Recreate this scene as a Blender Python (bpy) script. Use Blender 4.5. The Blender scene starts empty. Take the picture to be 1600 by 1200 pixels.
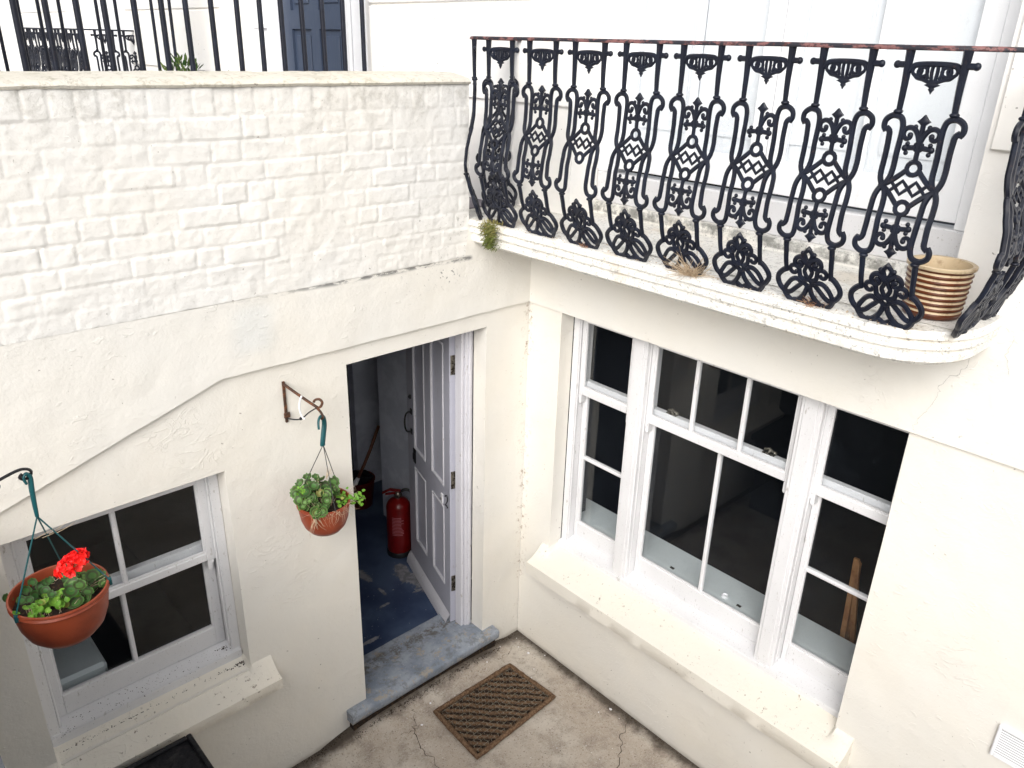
import bpy, math, random
from mathutils import Vector, Matrix, noise
R = math.radians
sc = bpy.context.scene
COL = sc.collection
rnd = random.Random(7)

# ------------------------------------------------------------------ camera
cam = bpy.data.cameras.new('camera'); camo = bpy.data.objects.new('camera', cam); COL.objects.link(camo)
yaw, pitch, roll = R(43.333), R(-23.256), R(1.685)
F = Vector((math.cos(pitch)*math.sin(yaw), math.cos(pitch)*math.cos(yaw), math.sin(pitch)))
r0 = Vector((math.cos(yaw), -math.sin(yaw), 0)); u0 = r0.cross(F)
rr = r0*math.cos(roll)+u0*math.sin(roll); uu = -r0*math.sin(roll)+u0*math.cos(roll)
m = Matrix((rr, uu, -F)).transposed().to_4x4(); m.translation = Vector((-2.8147, -2.8686, 3.4376))
camo.matrix_world = m
cam.sensor_width = 36; cam.lens = 1232.52/1600*36; cam.clip_start = .05; cam.clip_end = 600
sc.camera = camo

# ------------------------------------------------------------------ world, sun, exposure
SUN_EL, SUN_AZ = 34, 238        # azimuth clockwise from +y: light comes from behind and left of the camera
w = bpy.data.worlds.new('World'); sc.world = w; w.use_nodes = True
nt = w.node_tree; bg = nt.nodes['Background']
sky = nt.nodes.new('ShaderNodeTexSky'); sky.sky_type = 'NISHITA'; sky.sun_disc = False
sky.sun_elevation = R(SUN_EL); sky.sun_rotation = R(SUN_AZ); sky.dust_density = 4; sky.air_density = 1
hs = nt.nodes.new('ShaderNodeHueSaturation'); hs.inputs['Saturation'].default_value = .25
nt.links.new(sky.outputs[0], hs.inputs['Color']); nt.links.new(hs.outputs[0], bg.inputs[0])
bg.inputs[1].default_value = .15
sun = bpy.data.lights.new('sun', 'SUN'); so = bpy.data.objects.new('sun', sun); COL.objects.link(so)
sun.energy = 1.2; sun.angle = R(45); sun.color = (1, .975, .94)
a = R(SUN_AZ); sd = Vector((math.sin(a)*math.cos(R(SUN_EL)), math.cos(a)*math.cos(R(SUN_EL)), math.sin(R(SUN_EL))))
so.rotation_euler = sd.to_track_quat('Z', 'Y').to_euler()
sc.view_settings.view_transform = 'Standard'; sc.view_settings.look = 'None'
sc.view_settings.exposure = 0.38; sc.view_settings.gamma = 1
sc.render.resolution_x = 1024; sc.render.resolution_y = 768
sc.render.engine = 'CYCLES'
sc.cycles.max_bounces = 8; sc.cycles.transparent_max_bounces = 12

# ------------------------------------------------------------------ node helpers
class NT:
    def __init__(s, name):
        s.m = bpy.data.materials.new(name); s.m.use_nodes = True; s.t = s.m.node_tree
        s.b = s.t.nodes['Principled BSDF']; s.out = s.t.nodes['Material Output']; s._c = None
    def n(s, ty, **k):
        x = s.t.nodes.new(ty)
        for a, v in k.items(): setattr(x, a, v)
        return x
    def set(s, sock, v):
        if isinstance(v, bpy.types.NodeSocket): s.t.links.new(v, sock)
        else: sock.default_value = v if not (isinstance(v, tuple) and len(v) == 3 and sock.type == 'RGBA') else (*v, 1)
    def pos(s):
        if s._c is None: s._c = s.n('ShaderNodeNewGeometry').outputs['Position']
        return s._c
    def xyz(s):
        x = s.n('ShaderNodeSeparateXYZ'); s.set(x.inputs[0], s.pos()); return x.outputs
    def local(s):
        return s.n('ShaderNodeTexCoord').outputs['Object']
    def scale(s, v, sc3):
        x = s.n('ShaderNodeMapping'); s.set(x.inputs[0], v); x.inputs['Scale'].default_value = sc3; return x.outputs[0]
    def noise(s, sc_=5, det=4, rough=.55, vec=None, dist=0):
        x = s.n('ShaderNodeTexNoise'); s.set(x.inputs['Vector'], vec or s.pos())
        x.inputs['Scale'].default_value = sc_; x.inputs['Detail'].default_value = det; x.inputs['Roughness'].default_value = rough
        x.inputs['Distortion'].default_value = dist
        return x.outputs['Fac']
    def vor(s, sc_=5, feature='F1', vec=None):
        x = s.n('ShaderNodeTexVoronoi', feature=feature); s.set(x.inputs['Vector'], vec or s.pos()); x.inputs['Scale'].default_value = sc_
        return x.outputs['Distance']
    def mth(s, op, a, b=0., c=0.):
        x = s.n('ShaderNodeMath', operation=op); s.set(x.inputs[0], a); s.set(x.inputs[1], b); s.set(x.inputs[2], c); return x.outputs[0]
    def ramp(s, v, a, b, lo=0., hi=1.):
        x = s.n('ShaderNodeMapRange', interpolation_type='SMOOTHSTEP'); s.set(x.inputs[0], v)
        x.inputs[1].default_value = a; x.inputs[2].default_value = b; x.inputs[3].default_value = lo; x.inputs[4].default_value = hi
        return x.outputs[0]
    def mix(s, f, a, b):
        x = s.n('ShaderNodeMix', data_type='RGBA'); s.set(x.inputs[0], f); s.set(x.inputs[6], a); s.set(x.inputs[7], b); return x.outputs[2]
    def bump(s, h, strength=.3, dist=.01, nrm=None):
        x = s.n('ShaderNodeBump'); s.set(x.inputs['Height'], h); x.inputs['Strength'].default_value = strength; x.inputs['Distance'].default_value = dist
        if nrm: s.set(x.inputs['Normal'], nrm)
        return x.outputs[0]
    def fin(s, col, rough=.6, nrm=None, metal=0, spec=.4):
        s.set(s.b.inputs['Base Color'], col); s.set(s.b.inputs['Roughness'], rough); s.b.inputs['Metallic'].default_value = metal
        s.b.inputs['Specular IOR Level'].default_value = spec
        if nrm: s.set(s.b.inputs['Normal'], nrm)
        return s.m

def win(n, v, lo, hi, soft):      # 1 where lo<v<hi, soft shoulders
    return n.mth('MULTIPLY', n.ramp(v, lo-soft, lo+soft), n.ramp(v, hi-soft, hi+soft, 1., 0.))

def plaster(name, base, extra=None, lump=.5, rough=.62, speck=.69, ridge=1.):
    n = NT(name)
    big = n.noise(1.3, 3); mid = n.noise(9, 5, .6); fine = n.noise(70, 3)
    col = n.mix(n.ramp(big, .35, .7), base, tuple(c*f for c, f in zip(base, (1.02, 1.0, .965))))
    col = n.mix(n.ramp(mid, .56, .8, 0, .35), col, tuple(c*.9 for c in base))
    # tiny dirt specks
    sp = n.mth('MULTIPLY', n.ramp(n.noise(55, 2, .5), speck, speck+.05), n.ramp(n.noise(4, 2), .5, .62))
    col = n.mix(n.mth('MULTIPLY', sp, .6), col, (.16, .13, .10))
    if extra: col = extra(n, col)
    rid = n.mth('ABSOLUTE', n.mth('SUBTRACT', n.noise(7, 3, .6, n.scale(n.pos(), (1, 1, 2.2)), 1.2), .5))
    rid = n.mth('MULTIPLY', n.ramp(rid, 0, .03, 1, 0), n.ramp(n.noise(2.3, 2), .52, .66))
    h = n.mth('ADD', n.mth('MULTIPLY', mid, .5), n.mth('MULTIPLY', fine, .10))
    h = n.mth('ADD', h, n.mth('MULTIPLY', rid, .12*ridge))
    bl = n.mth('MULTIPLY', n.ramp(n.noise(24, 2, .5, n.scale(n.pos(), (1, 1, 1.8)), .8), .63, .68), n.ramp(n.noise(3.1, 3), .48, .6))
    h = n.mth('ADD', h, n.mth('MULTIPLY', bl, .12*ridge))
    h = n.mth('ADD', h, n.mth('MULTIPLY', n.noise(3, 2), 1.1))
    return n.fin(col, rough, n.bump(h, lump, .02), spec=.3)

CREAM = (.765, .742, .69)
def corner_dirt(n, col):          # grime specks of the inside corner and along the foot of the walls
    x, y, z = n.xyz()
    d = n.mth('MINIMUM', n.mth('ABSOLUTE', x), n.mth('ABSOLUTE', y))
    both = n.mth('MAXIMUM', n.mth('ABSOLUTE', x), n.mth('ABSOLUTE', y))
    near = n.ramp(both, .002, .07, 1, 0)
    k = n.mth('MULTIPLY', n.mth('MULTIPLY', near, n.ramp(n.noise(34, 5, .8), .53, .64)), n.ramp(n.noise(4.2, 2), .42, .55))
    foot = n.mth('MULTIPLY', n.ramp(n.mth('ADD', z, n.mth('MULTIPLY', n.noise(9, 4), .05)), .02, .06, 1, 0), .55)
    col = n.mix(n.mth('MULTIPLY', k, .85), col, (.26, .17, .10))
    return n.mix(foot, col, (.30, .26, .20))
def brick_dirt(n, col):
    x, y, z = n.xyz()
    g = n.noise(6, 6, .72); f = n.noise(40, 4, .7)
    top = n.mth('MULTIPLY', n.ramp(z, 2.98, 3.28), n.ramp(n.mth('ADD', g, n.mth('MULTIPLY', f, .3)), .62, .85, 0, .55))
    col = n.mix(top, col, (.40, .38, .33))
    right = n.mth('MULTIPLY', n.mth('MULTIPLY', n.ramp(x, -.75, -.44), n.ramp(z, 2.85, 2.6)), n.ramp(f, .55, .72, 0, .8))
    col = n.mix(right, col, (.25, .25, .24))
    return n.mix(n.ramp(f, .56, .75, 0, .28), col, (.45, .42, .36))
def band_dirt(n, col):
    x, y, z = n.xyz()
    f = n.noise(34, 5, .75, n.scale(n.pos(), (.35, 1, 1)))
    zz = n.mth('ADD', z, n.mth('MULTIPLY', n.mth('SUBTRACT', n.noise(3, 3), .5), .03))
    line = n.mth('MULTIPLY', n.mth('MULTIPLY', win(n, zz, 2.488, 2.507, .008), n.mth('MULTIPLY', n.ramp(x, -1.75, -1.1), n.ramp(x, -.43, -.40, 1, 0))), n.ramp(f, .42, .56))
    col = n.mix(n.mth('MULTIPLY', line, .85), col, (.13, .13, .13))
    blue = n.mth('MULTIPLY', win(n, x, -1.62, -1.46, .05), win(n, z, 2.28, 2.47, .04))
    col = n.mix(n.mth('MULTIPLY', blue, .28), col, (.62, .68, .72))
    mould = n.mth('MULTIPLY', n.mth('MULTIPLY', win(n, x, -.80, -.46, .08), win(n, z, 2.38, 2.52, .05)), n.ramp(n.noise(48, 3, .7), .61, .68))
    return n.mix(n.mth('MULTIPLY', mould, .8), col, (.15, .15, .15))
M = {}
M['wall'] = plaster('cream_plaster', CREAM, corner_dirt)
M['band'] = plaster('cream_render', (.775, .758, .715), band_dirt, .5)
M['brick'] = plaster('painted_brick', (.785, .775, .75), brick_dirt, .55, ridge=.25)
def cope_dirt(n, col):
    col = n.mix(n.ramp(n.noise(26, 6, .8, None, .6), .50, .66, 0, .75), col, (.36, .33, .25))
    return n.mix(n.ramp(n.noise(5, 5, .7), .5, .68, 0, .5), col, (.50, .47, .38))
M['coping'] = plaster('cement_coping', (.66, .63, .56), cope_dirt, .6)
M['facade'] = plaster('white_stucco', (.90, .895, .88), None, .3)
def slab_dirt(n, col):
    f = n.noise(30, 6, .8)
    x, y, z = n.xyz()
    kerb = n.mth('MULTIPLY', n.mth('MULTIPLY', win(n, x, .16, .185, .012), n.ramp(z, 2.69, 2.70)), n.ramp(n.noise(11, 5, .7), .38, .6))
    col = n.mix(n.ramp(f, .50, .66, 0, .55), col, (.36, .35, .33))
    col = n.mix(n.ramp(n.noise(70, 5, .8), .56, .66, 0, .85), col, (.14, .14, .135))
    col = n.mix(n.ramp(n.noise(5, 4), .55, .7, 0, .4), col, (.62, .52, .38))
    return n.mix(n.mth('MULTIPLY', kerb, .85), col, (.17, .17, .155))
M['slab'] = plaster('weathered_stone_paint', (.82, .81, .775), slab_dirt, .8)
def sill_dirt(n, col):
    f = n.noise(45, 5, .75)
    return n.mix(n.mth('MULTIPLY', n.ramp(f, .60, .68), n.ramp(n.noise(5, 3), .48, .6)), col, (.22, .17, .12))
M['sill'] = plaster('painted_stone_sill', (.78, .745, .67), sill_dirt, .5)

def wood(name, base, dirt=.5, rough=.35):
    n = NT(name)
    f = n.noise(40, 5, .7, n.scale(n.pos(), (1, 1, .35)))
    col = n.mix(n.ramp(n.noise(3, 3), .3, .7), base, tuple(c*.93 for c in base))
    col = n.mix(n.mth('MULTIPLY', n.ramp(f, .61, .70), dirt), col, (.28, .25, .21))
    col = n.mix(n.mth('MULTIPLY', n.ramp(n.noise(150, 2), .66, .72), dirt*.7), col, (.1, .08, .06))
    h = n.mth('ADD', n.noise(25, 4, .6, n.scale(n.pos(), (1, 1, .3))), n.mth('MULTIPLY', n.noise(5, 2), .6))
    return n.fin(col, rough, n.bump(h, .25, .006), spec=.45)
M['wood'] = wood('white_gloss_paint', (.74, .738, .75), .6)
M['shutter'] = wood('white_shutter_paint', (.90, .91, .93), .10)
M['doorpaint'] = wood('lilac_grey_door_paint', (.47, .475, .55), .35, .4)
M['doorframe'] = wood('door_frame_paint', (.66, .655, .70), .6, .4)
M['innerwood'] = wood('inner_board_paint', (.62, .67, .68), .1, .3)
M['bluedoor'] = wood('slate_blue_door_paint', (.055, .075, .12), .1, .35)
def simple(name, col, rough=.5, metal=0, nz=None, bumps=0, bs=40, spec=.4):
    n = NT(name)
    c = n.mix(n.ramp(n.noise(nz[1], 4, .65, n.local()), nz[2], nz[3]), col, nz[0]) if nz else (*col, 1)
    return n.fin(c, rough, n.bump(n.noise(bs, 4, .6, n.local()), bumps, .005) if bumps else None, metal, spec)
def iron():
    n = NT('black_iron_paint')
    c = n.mix(n.ramp(n.noise(60, 5, .7), .60, .70, 0, .5), (.008, .010, .019), (.07, .04, .03))
    c = n.mix(n.ramp(n.noise(14, 3), .45, .7, 0, .5), c, (.015, .021, .040))
    return n.fin(c, .42, n.bump(n.noise(90, 4), .35, .002), spec=.32)
M['iron'] = iron()
def railm():
    n = NT('chipped_rail_paint')
    f = n.noise(34, 6, .75, n.scale(n.pos(), (1, .45, 1)))
    c = n.mix(n.ramp(f, .49, .57), (.02, .02, .028), (.22, .10, .095))
    c = n.mix(n.ramp(n.noise(45, 4, .7), .56, .64), c, (.08, .03, .028))
    return n.fin(c, .55, n.bump(f, .5, .003))
M['rail'] = railm()
M['rust'] = simple('rusty_iron', (.055, .028, .018), .75, 0, ((.16, .06, .025), 40, .45, .65), .5, 120)
M['steel'] = simple('worn_steel', (.28, .26, .22), .35, .9, ((.06, .05, .04), 60, .45, .6), .2, 90)
M['black'] = simple('black_metal', (.012, .012, .014), .4)
M['blackrough'] = simple('black_felt', (.010, .010, .013), .6, 0, ((.035, .033, .035), 18, .5, .7), .8, 60, .3)
M['dark'] = simple('shade_dark_wall', (.05, .05, .055), .9)  # corridor gloom put into the wall colour, near black away from the doorway
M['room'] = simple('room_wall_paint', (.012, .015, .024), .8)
M['greywall'] = simple('grey_corridor_paint', (.72, .75, .84), .7, 0, ((.60, .63, .72), 5, .4, .6), .2, 30)
M['terracotta'] = simple('terracotta_plastic', (.27, .052, .02), .42, 0, ((.20, .036, .014), 9, .4, .7), .08, 60)
M['green_plastic'] = simple('teal_plastic', (.008, .075, .085), .35)
M['white_plastic'] = simple('white_plastic', (.8, .8, .82), .35)
M['soil'] = simple('potting_soil', (.02, .013, .009), .95, 0, ((.07, .04, .02), 60, .5, .65), 1, 80)
M['twig'] = simple('dry_twig', (.42, .31, .20), .8, 0, ((.60, .48, .34), 80, .4, .6))
M['red'] = simple('red_petal', (.85, .012, .014), .5, 0, ((.95, .03, .02), 60, .4, .6))
M['extred'] = simple('red_enamel', (.17, .005, .005), .28, 0, ((.12, .004, .004), 20, .45, .7))
M['label'] = simple('pale_print', (.60, .22, .24), .5)
M['bucketred'] = simple('red_bucket_plastic', (.12, .012, .008), .4)
M['broomwood'] = simple('brown_handle_wood', (.16, .06, .035), .5)
M['pine'] = simple('pine_wood', (.36, .18, .075), .55, 0, ((.25, .11, .045), 12, .4, .6))
M['potbrown'] = simple('brown_glaze', (.11, .026, .006), .38, 0, ((.07, .016, .005), 25, .45, .65), .1, 60)
M['potcream'] = simple('cream_glaze', (.58, .46, .30), .4, 0, ((.38, .27, .16), 25, .5, .7), .1, 60)
M['coir'] = simple('brown_coir', (.11, .062, .035), .95, 0, ((.21, .13, .075), 90, .42, .6), 1, 150)
M['coirdark'] = simple('dark_coir', (.022, .014, .009), .95, 0, ((.05, .032, .02), 90, .42, .6), 1, 150)
M['wire'] = simple('dull_wire', (.30, .27, .21), .6, .2, ((.10, .06, .035), 60, .45, .6))
def leafm(name, c1, c2, c3):
    n = NT(name)
    at = n.n('ShaderNodeVertexColor', layer_name='ring'); s = n.n('ShaderNodeSeparateColor'); n.set(s.inputs[0], at.outputs[0])
    rad, rn = s.outputs[0], s.outputs[1]
    c = n.mix(rn, c1, c2)
    ring = n.mth('MULTIPLY', n.ramp(rad, .45, .62), n.ramp(rad, .78, .9, 1, 0))
    c = n.mix(n.mth('MULTIPLY', ring, .75), c, c3)
    c = n.mix(n.ramp(rn, .90, .97, 0, .6), c, (.26, .20, .06))
    c = n.mix(n.ramp(n.noise(90, 4, .7, n.local()), .5, .75, 0, .4), c, tuple(q*.5 for q in c1))
    n.b.inputs['Subsurface Weight'].default_value = 0
    return n.fin(c, .5, n.bump(n.noise(120, 3, .5, n.local()), .3, .002), spec=.3)
M['leaf'] = leafm('geranium_leaf', (.04, .12, .025), (.13, .24, .06), (.035, .03, .014))
M['leafy'] = leafm('seedling_leaf', (.09, .24, .02), (.17, .33, .035), (.09, .22, .02))
M['moss'] = leafm('moss_leaf', (.10, .14, .025), (.30, .25, .09), (.06, .10, .02))
M['bush'] = leafm('shrub_leaf', (.03, .09, .02), (.20, .24, .05), (.03, .08, .02))

M['oldwall'] = simple('dark_weathered_brick', (.09, .095, .105), .85, 0, ((.06, .065, .07), 6, .4, .65), .5, 30)
def concrete():
    n = NT('yard_concrete')
    x, y, z = n.xyz()
    b = n.noise(1.6, 5, .65); f = n.noise(38, 6, .75); g = n.noise(7, 6, .7)
    c = n.mix(n.ramp(b, .40, .60), (.44, .375, .31), (.57, .52, .455))
    c = n.mix(n.ramp(g, .46, .64, 0, .75), c, (.31, .26, .215))
    c = n.mix(n.ramp(f, .50, .66, 0, .55), c, (.52, .48, .41))
    c = n.mix(n.ramp(n.noise(90, 3, .6), .58, .68, 0, .7), c, (.16, .12, .09))
    c = n.mix(n.ramp(n.noise(150, 4, .8), .52, .66, 0, .55), c, (.66, .62, .56))
    c = n.mix(n.ramp(n.noise(16, 6, .85), .57, .66, 0, .6), c, (.22, .18, .145))
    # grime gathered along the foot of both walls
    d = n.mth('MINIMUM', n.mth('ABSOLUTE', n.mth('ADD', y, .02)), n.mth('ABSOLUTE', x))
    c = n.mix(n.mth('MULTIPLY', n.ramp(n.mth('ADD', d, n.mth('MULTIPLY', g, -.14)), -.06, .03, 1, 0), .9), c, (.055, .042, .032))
    h = n.mth('ADD', n.mth('MULTIPLY', f, .5), g)
    return n.fin(c, .85, n.bump(h, .5, .012), spec=.25)
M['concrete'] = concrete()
def stepm():
    n = NT('blue_grey_step_paint')
    x, y, z = n.xyz()
    f = n.noise(22, 6, .75); g = n.noise(6, 5, .7)
    c = n.mix(n.ramp(g, .35, .65), (.20, .235, .29), (.32, .35, .40))
    c = n.mix(n.ramp(f, .50, .62, 0, .7), c, (.17, .18, .19))
    c = n.mix(n.ramp(n.noise(14, 5, .7), .56, .63, 0, .7), c, (.36, .31, .24))
    c = n.mix(n.mth('MULTIPLY', win(n, y, .15, .25, .03), n.ramp(n.noise(18, 5, .8), .45, .6)), c, (.13, .12, .11))
    c = n.mix(n.ramp(n.noise(70, 4, .8), .58, .68, 0, .6), c, (.48, .50, .52))
    return n.fin(c, .6, n.bump(f, .4, .006), spec=.35)
M['step'] = stepm()
def bluefloor():
    n = NT('blue_floor_paint')
    x, y, z = n.xyz()
    warp = n.mth('ADD', n.mth('MULTIPLY', n.noise(6, 3, .6, None, .6), .55), n.mth('MULTIPLY', n.noise(24, 5, .8, None, 1.2), .45))
    def blob(cx, cy, sx, sy):
        dx = n.mth('DIVIDE', n.mth('SUBTRACT', x, cx), sx); dy = n.mth('DIVIDE', n.mth('SUBTRACT', y, cy), sy)
        r = n.mth('SQRT', n.mth('ADD', n.mth('MULTIPLY', dx, dx), n.mth('MULTIPLY', dy, dy)))
        return n.mth('ADD', r, n.mth('MULTIPLY', n.mth('SUBTRACT', warp, .5), 4.2))
    mk = blob(-.30, .78, .055, .20)
    for c4 in ((-.52, 1.0, .03, .11), (-.60, .62, .05, .012), (-.86, .40, .07, .014), (-.33, .60, .04, .013), (-.95, .46, .06, .014), (-.52, .74, .015, .06)):
        mk = n.mth('MINIMUM', mk, blob(*c4))
    p = n.ramp(mk, .86, 1.0, 1, 0)
    c = n.mix(n.ramp(n.noise(3, 4), .35, .7), (.028, .045, .100), (.075, .110, .185))
    c = n.mix(n.ramp(n.noise(60, 3), .70, .74), c, (.4, .4, .4))
    c = n.mix(p, c, n.mix(n.ramp(n.noise(30, 4, .7), .4, .6), (.17, .17, .185), (.27, .27, .285)))
    return n.fin(c, n.mix(p, (.42, .42, .42), (.8, .8, .8)), n.bump(p, -.3, .003))
M['bluefloor'] = bluefloor()
M['landing'] = simple('purple_grey_paving', (.30, .27, .29), .8, 0, ((.22, .20, .22), 8, .4, .6), .3, 30)
M['asphalt'] = simple('asphalt', (.05, .05, .052), .9, 0, ((.07, .07, .07), 3, .4, .6), .5, 60)
M['paving'] = simple('pavement_slabs', (.27, .26, .24), .85, 0, ((.2, .19, .18), 3, .4, .6), .4, 30)
def glass():
    n = NT('window_glass')
    tr = n.n('ShaderNodeBsdfTransparent'); gl = n.n('ShaderNodeBsdfGlossy'); gl.inputs['Roughness'].default_value = .02
    tr.inputs[0].default_value = (.975, .985, .99, 1)
    fr = n.n('ShaderNodeFresnel'); gq = n.n('ShaderNodeNewGeometry'); n.set(fr.inputs[0], n.ramp(gq.outputs['Backfacing'], 0, 1, 1.45, 1/1.45))
    di = n.n('ShaderNodeBsdfDiffuse'); di.inputs[0].default_value = (.36, .43, .52, 1)
    m1 = n.n('ShaderNodeMixShader'); n.set(m1.inputs[0], fr.outputs[0]); n.set(m1.inputs[1], tr.outputs[0]); n.set(m1.inputs[2], gl.outputs[0])
    gb = n.bump(n.noise(2, 1), .02, .02); n.set(gl.inputs['Normal'], gb)
    dirt = n.mth('ADD', n.mth('MULTIPLY', n.ramp(n.noise(75, 4, .8), .63, .72), .13), n.ramp(n.noise(3, 4, .7), .45, .8, .002, .010))
    m2 = n.n('ShaderNodeMixShader'); n.set(m2.inputs[0], dirt); n.set(m2.inputs[1], m1.outputs[0]); n.set(m2.inputs[2], di.outputs[0])
    n.t.links.new(m2.outputs[0], n.out.inputs[0]); return n.m
M['glass'] = glass()

# ------------------------------------------------------------------ mesh helpers
class MB:
    def __init__(s, f=None): s.v = []; s.f = []; s.mi = []; s.col = []; s.map = f; s.cur = 0; s.cc = (0, 0)
    def vert(s, p):
        s.v.append(tuple(s.map(*p)) if s.map else tuple(p)); s.col.append(s.cc); return len(s.v)-1
    def face(s, ids): s.f.append(tuple(ids)); s.mi.append(s.cur)
    def box(s, x0, x1, y0, y1, z0, z1, bev=0):
        x0, x1 = min(x0, x1), max(x0, x1); y0, y1 = min(y0, y1), max(y0, y1); z0, z1 = min(z0, z1), max(z0, z1)
        b = min(bev, (x1-x0)*.45, (y1-y0)*.45, (z1-z0)*.45)
        if b <= 0:
            i = [s.vert((x, y, z)) for z in (z0, z1) for y in (y0, y1) for x in (x0, x1)]
            for q in ((0, 2, 3, 1), (4, 5, 7, 6), (0, 1, 5, 4), (2, 6, 7, 3), (0, 4, 6, 2), (1, 3, 7, 5)): s.face([i[k] for k in q])
            return
        X = (x0, x1); Y = (y0, y1); Z = (z0, z1); I = {}
        for a in (0, 1):
            for bq in (0, 1):
                for c in (0, 1):
                    sx, sy, sz = 1-2*a, 1-2*bq, 1-2*c
                    I[a, bq, c, 0] = s.vert((X[a], Y[bq]+sy*b, Z[c]+sz*b))
                    I[a, bq, c, 1] = s.vert((X[a]+sx*b, Y[bq], Z[c]+sz*b))
                    I[a, bq, c, 2] = s.vert((X[a]+sx*b, Y[bq]+sy*b, Z[c]))
        for a in (0, 1):
            s.face([I[a, 0, 0, 0], I[a, 1, 0, 0], I[a, 1, 1, 0], I[a, 0, 1, 0]])
            s.face([I[0, a, 0, 1], I[1, a, 0, 1], I[1, a, 1, 1], I[0, a, 1, 1]])
            s.face([I[0, 0, a, 2], I[1, 0, a, 2], I[1, 1, a, 2], I[0, 1, a, 2]])
            for c in (0, 1):
                s.face([I[0, a, c, 1], I[1, a, c, 1], I[1, a, c, 2], I[0, a, c, 2]])
                s.face([I[a, 0, c, 0], I[a, 1, c, 0], I[a, 1, c, 2], I[a, 0, c, 2]])
                s.face([I[a, c, 0, 0], I[a, c, 1, 0], I[a, c, 1, 1], I[a, c, 0, 1]])
                for d in (0, 1): s.face([I[a, c, d, 0], I[a, c, d, 1], I[a, c, d, 2]])
    def ring_tube(s, pts, rad, n=8, closed=False, up=None, flat=1.):
        P = [Vector(p) for p in pts]; N = len(P); rings = []
        prev = None
        for i in range(N):
            if closed: t = P[(i+1) % N]-P[i-1]
            else: t = P[min(i+1, N-1)]-P[max(i-1, 0)]
            if t.length < 1e-9: t = Vector((0, 0, 1))
            t.normalize()
            if up is not None:
                a_ = up(P[i]) if callable(up) else Vector(up)
            else:
                a_ = prev if prev is not None else (Vector((0, 0, 1)) if abs(t.z) < .9 else Vector((1, 0, 0)))
            b_ = t.cross(a_)
            if b_.length < 1e-6: b_ = t.orthogonal()
            b_.normalize(); a2 = b_.cross(t).normalized(); prev = a2
            r_ = rad[i] if isinstance(rad, (list, tuple)) else rad
            rings.append([s.vert(P[i]+b_*math.cos(k*2*math.pi/n)*r_+a2*math.sin(k*2*math.pi/n)*r_*flat) for k in range(n)])
        for i in range(N if closed else N-1):
            A, B = rings[i], rings[(i+1) % N]
            for k in range(n): s.face([A[k], A[(k+1) % n], B[(k+1) % n], B[k]])
        if not closed: s.face(rings[0][::-1]); s.face(rings[-1])
    def lathe(s, prof, c=(0, 0, 0), n=40, wob=0):
        rings = []
        for (r_, z_) in prof:
            rings.append([s.vert((c[0]+r_*math.cos(k*2*math.pi/n), c[1]+r_*math.sin(k*2*math.pi/n), c[2]+z_)) for k in range(n)])
        for i in range(len(rings)-1):
            A, B = rings[i], rings[i+1]
            for k in range(n): s.face([A[k], A[(k+1) % n], B[(k+1) % n], B[k]])
        if prof[0][0] > 1e-5: s.face(rings[0][::-1])
        if prof[-1][0] > 1e-5: s.face(rings[-1])
    def ball(s, c, r_, n=8, sq=(1, 1, 1)):
        prof = [(max(1e-6, r_*math.sin(math.pi*i/n)), -r_*math.cos(math.pi*i/n)) for i in range(n+1)]
        st = len(s.v); mp = s.map; s.map = None; s.lathe(prof, (0, 0, 0), n+2)
        for i in range(st, len(s.v)):
            x, y, z = s.v[i]; p = (c[0]+x*sq[0], c[1]+y*sq[1], c[2]+z*sq[2]); s.v[i] = tuple(mp(*p)) if mp else p
        s.map = mp
    def grid(s, nu, nv, fn, flip=False):
        st = len(s.v)
        for j in range(nv+1):
            for i in range(nu+1): s.vert(fn(i/nu, j/nv))
        for j in range(nv):
            for i in range(nu):
                a_ = st+j*(nu+1)+i; q = (a_, a_+1, a_+nu+2, a_+nu+1); s.face(q[::-1] if flip else q)
    def build(s, name, mats, parent=None, smooth=False, origin=None, fix=True, ang=None):
        me = bpy.data.meshes.new(name)
        o_ = Vector(origin) if origin is not None else Vector((0, 0, 0))
        me.from_pydata([tuple(Vector(v)-o_) for v in s.v], [], s.f)
        for m_ in (mats if isinstance(mats, (list, tuple)) else [mats]): me.materials.append(m_)
        if any(s.mi): me.polygons.foreach_set('material_index', s.mi)
        if fix:
            import bmesh
            b = bmesh.new(); b.from_mesh(me); bmesh.ops.recalc_face_normals(b, faces=b.faces[:]); b.to_mesh(me); b.free()
        if any(c != (0, 0) for c in s.col):
            at = me.color_attributes.new('ring', 'FLOAT_COLOR', 'POINT')
            for i, c in enumerate(s.col): at.data[i].color = (c[0], c[1], 0, 1)
        if smooth:
            me.polygons.foreach_set('use_smooth', [True]*len(me.polygons))
            if ang: 
                me.set_sharp_from_angle(angle=R(ang))
        me.update()
        ob = bpy.data.objects.new(name, me); COL.objects.link(ob)
        ob.location = o_
        if parent:
            ob.parent = parent
            ob.location = o_ - Vector(ORG.get(parent.name, (0, 0, 0))) if parent.name in ORG else o_
        ORG[ob.name] = tuple(o_)
        return ob
ORG = {}      # world position of every object's origin, so children can be parented without inverse matrices
def thing(name, label, cat, loc=(0, 0, 0), group=None, kind=None):
    o = bpy.data.objects.new(name, None); COL.objects.link(o); o.location = loc; o.empty_display_size = .1
    ORG[o.name] = tuple(loc); o['label'] = label; o['category'] = cat
    if group: o['group'] = group
    if kind: o['kind'] = kind
    return o
def tag(o, label, cat, group=None, kind=None):
    o['label'] = label; o['category'] = cat
    if group: o['group'] = group
    if kind: o['kind'] = kind
    return o
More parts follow.
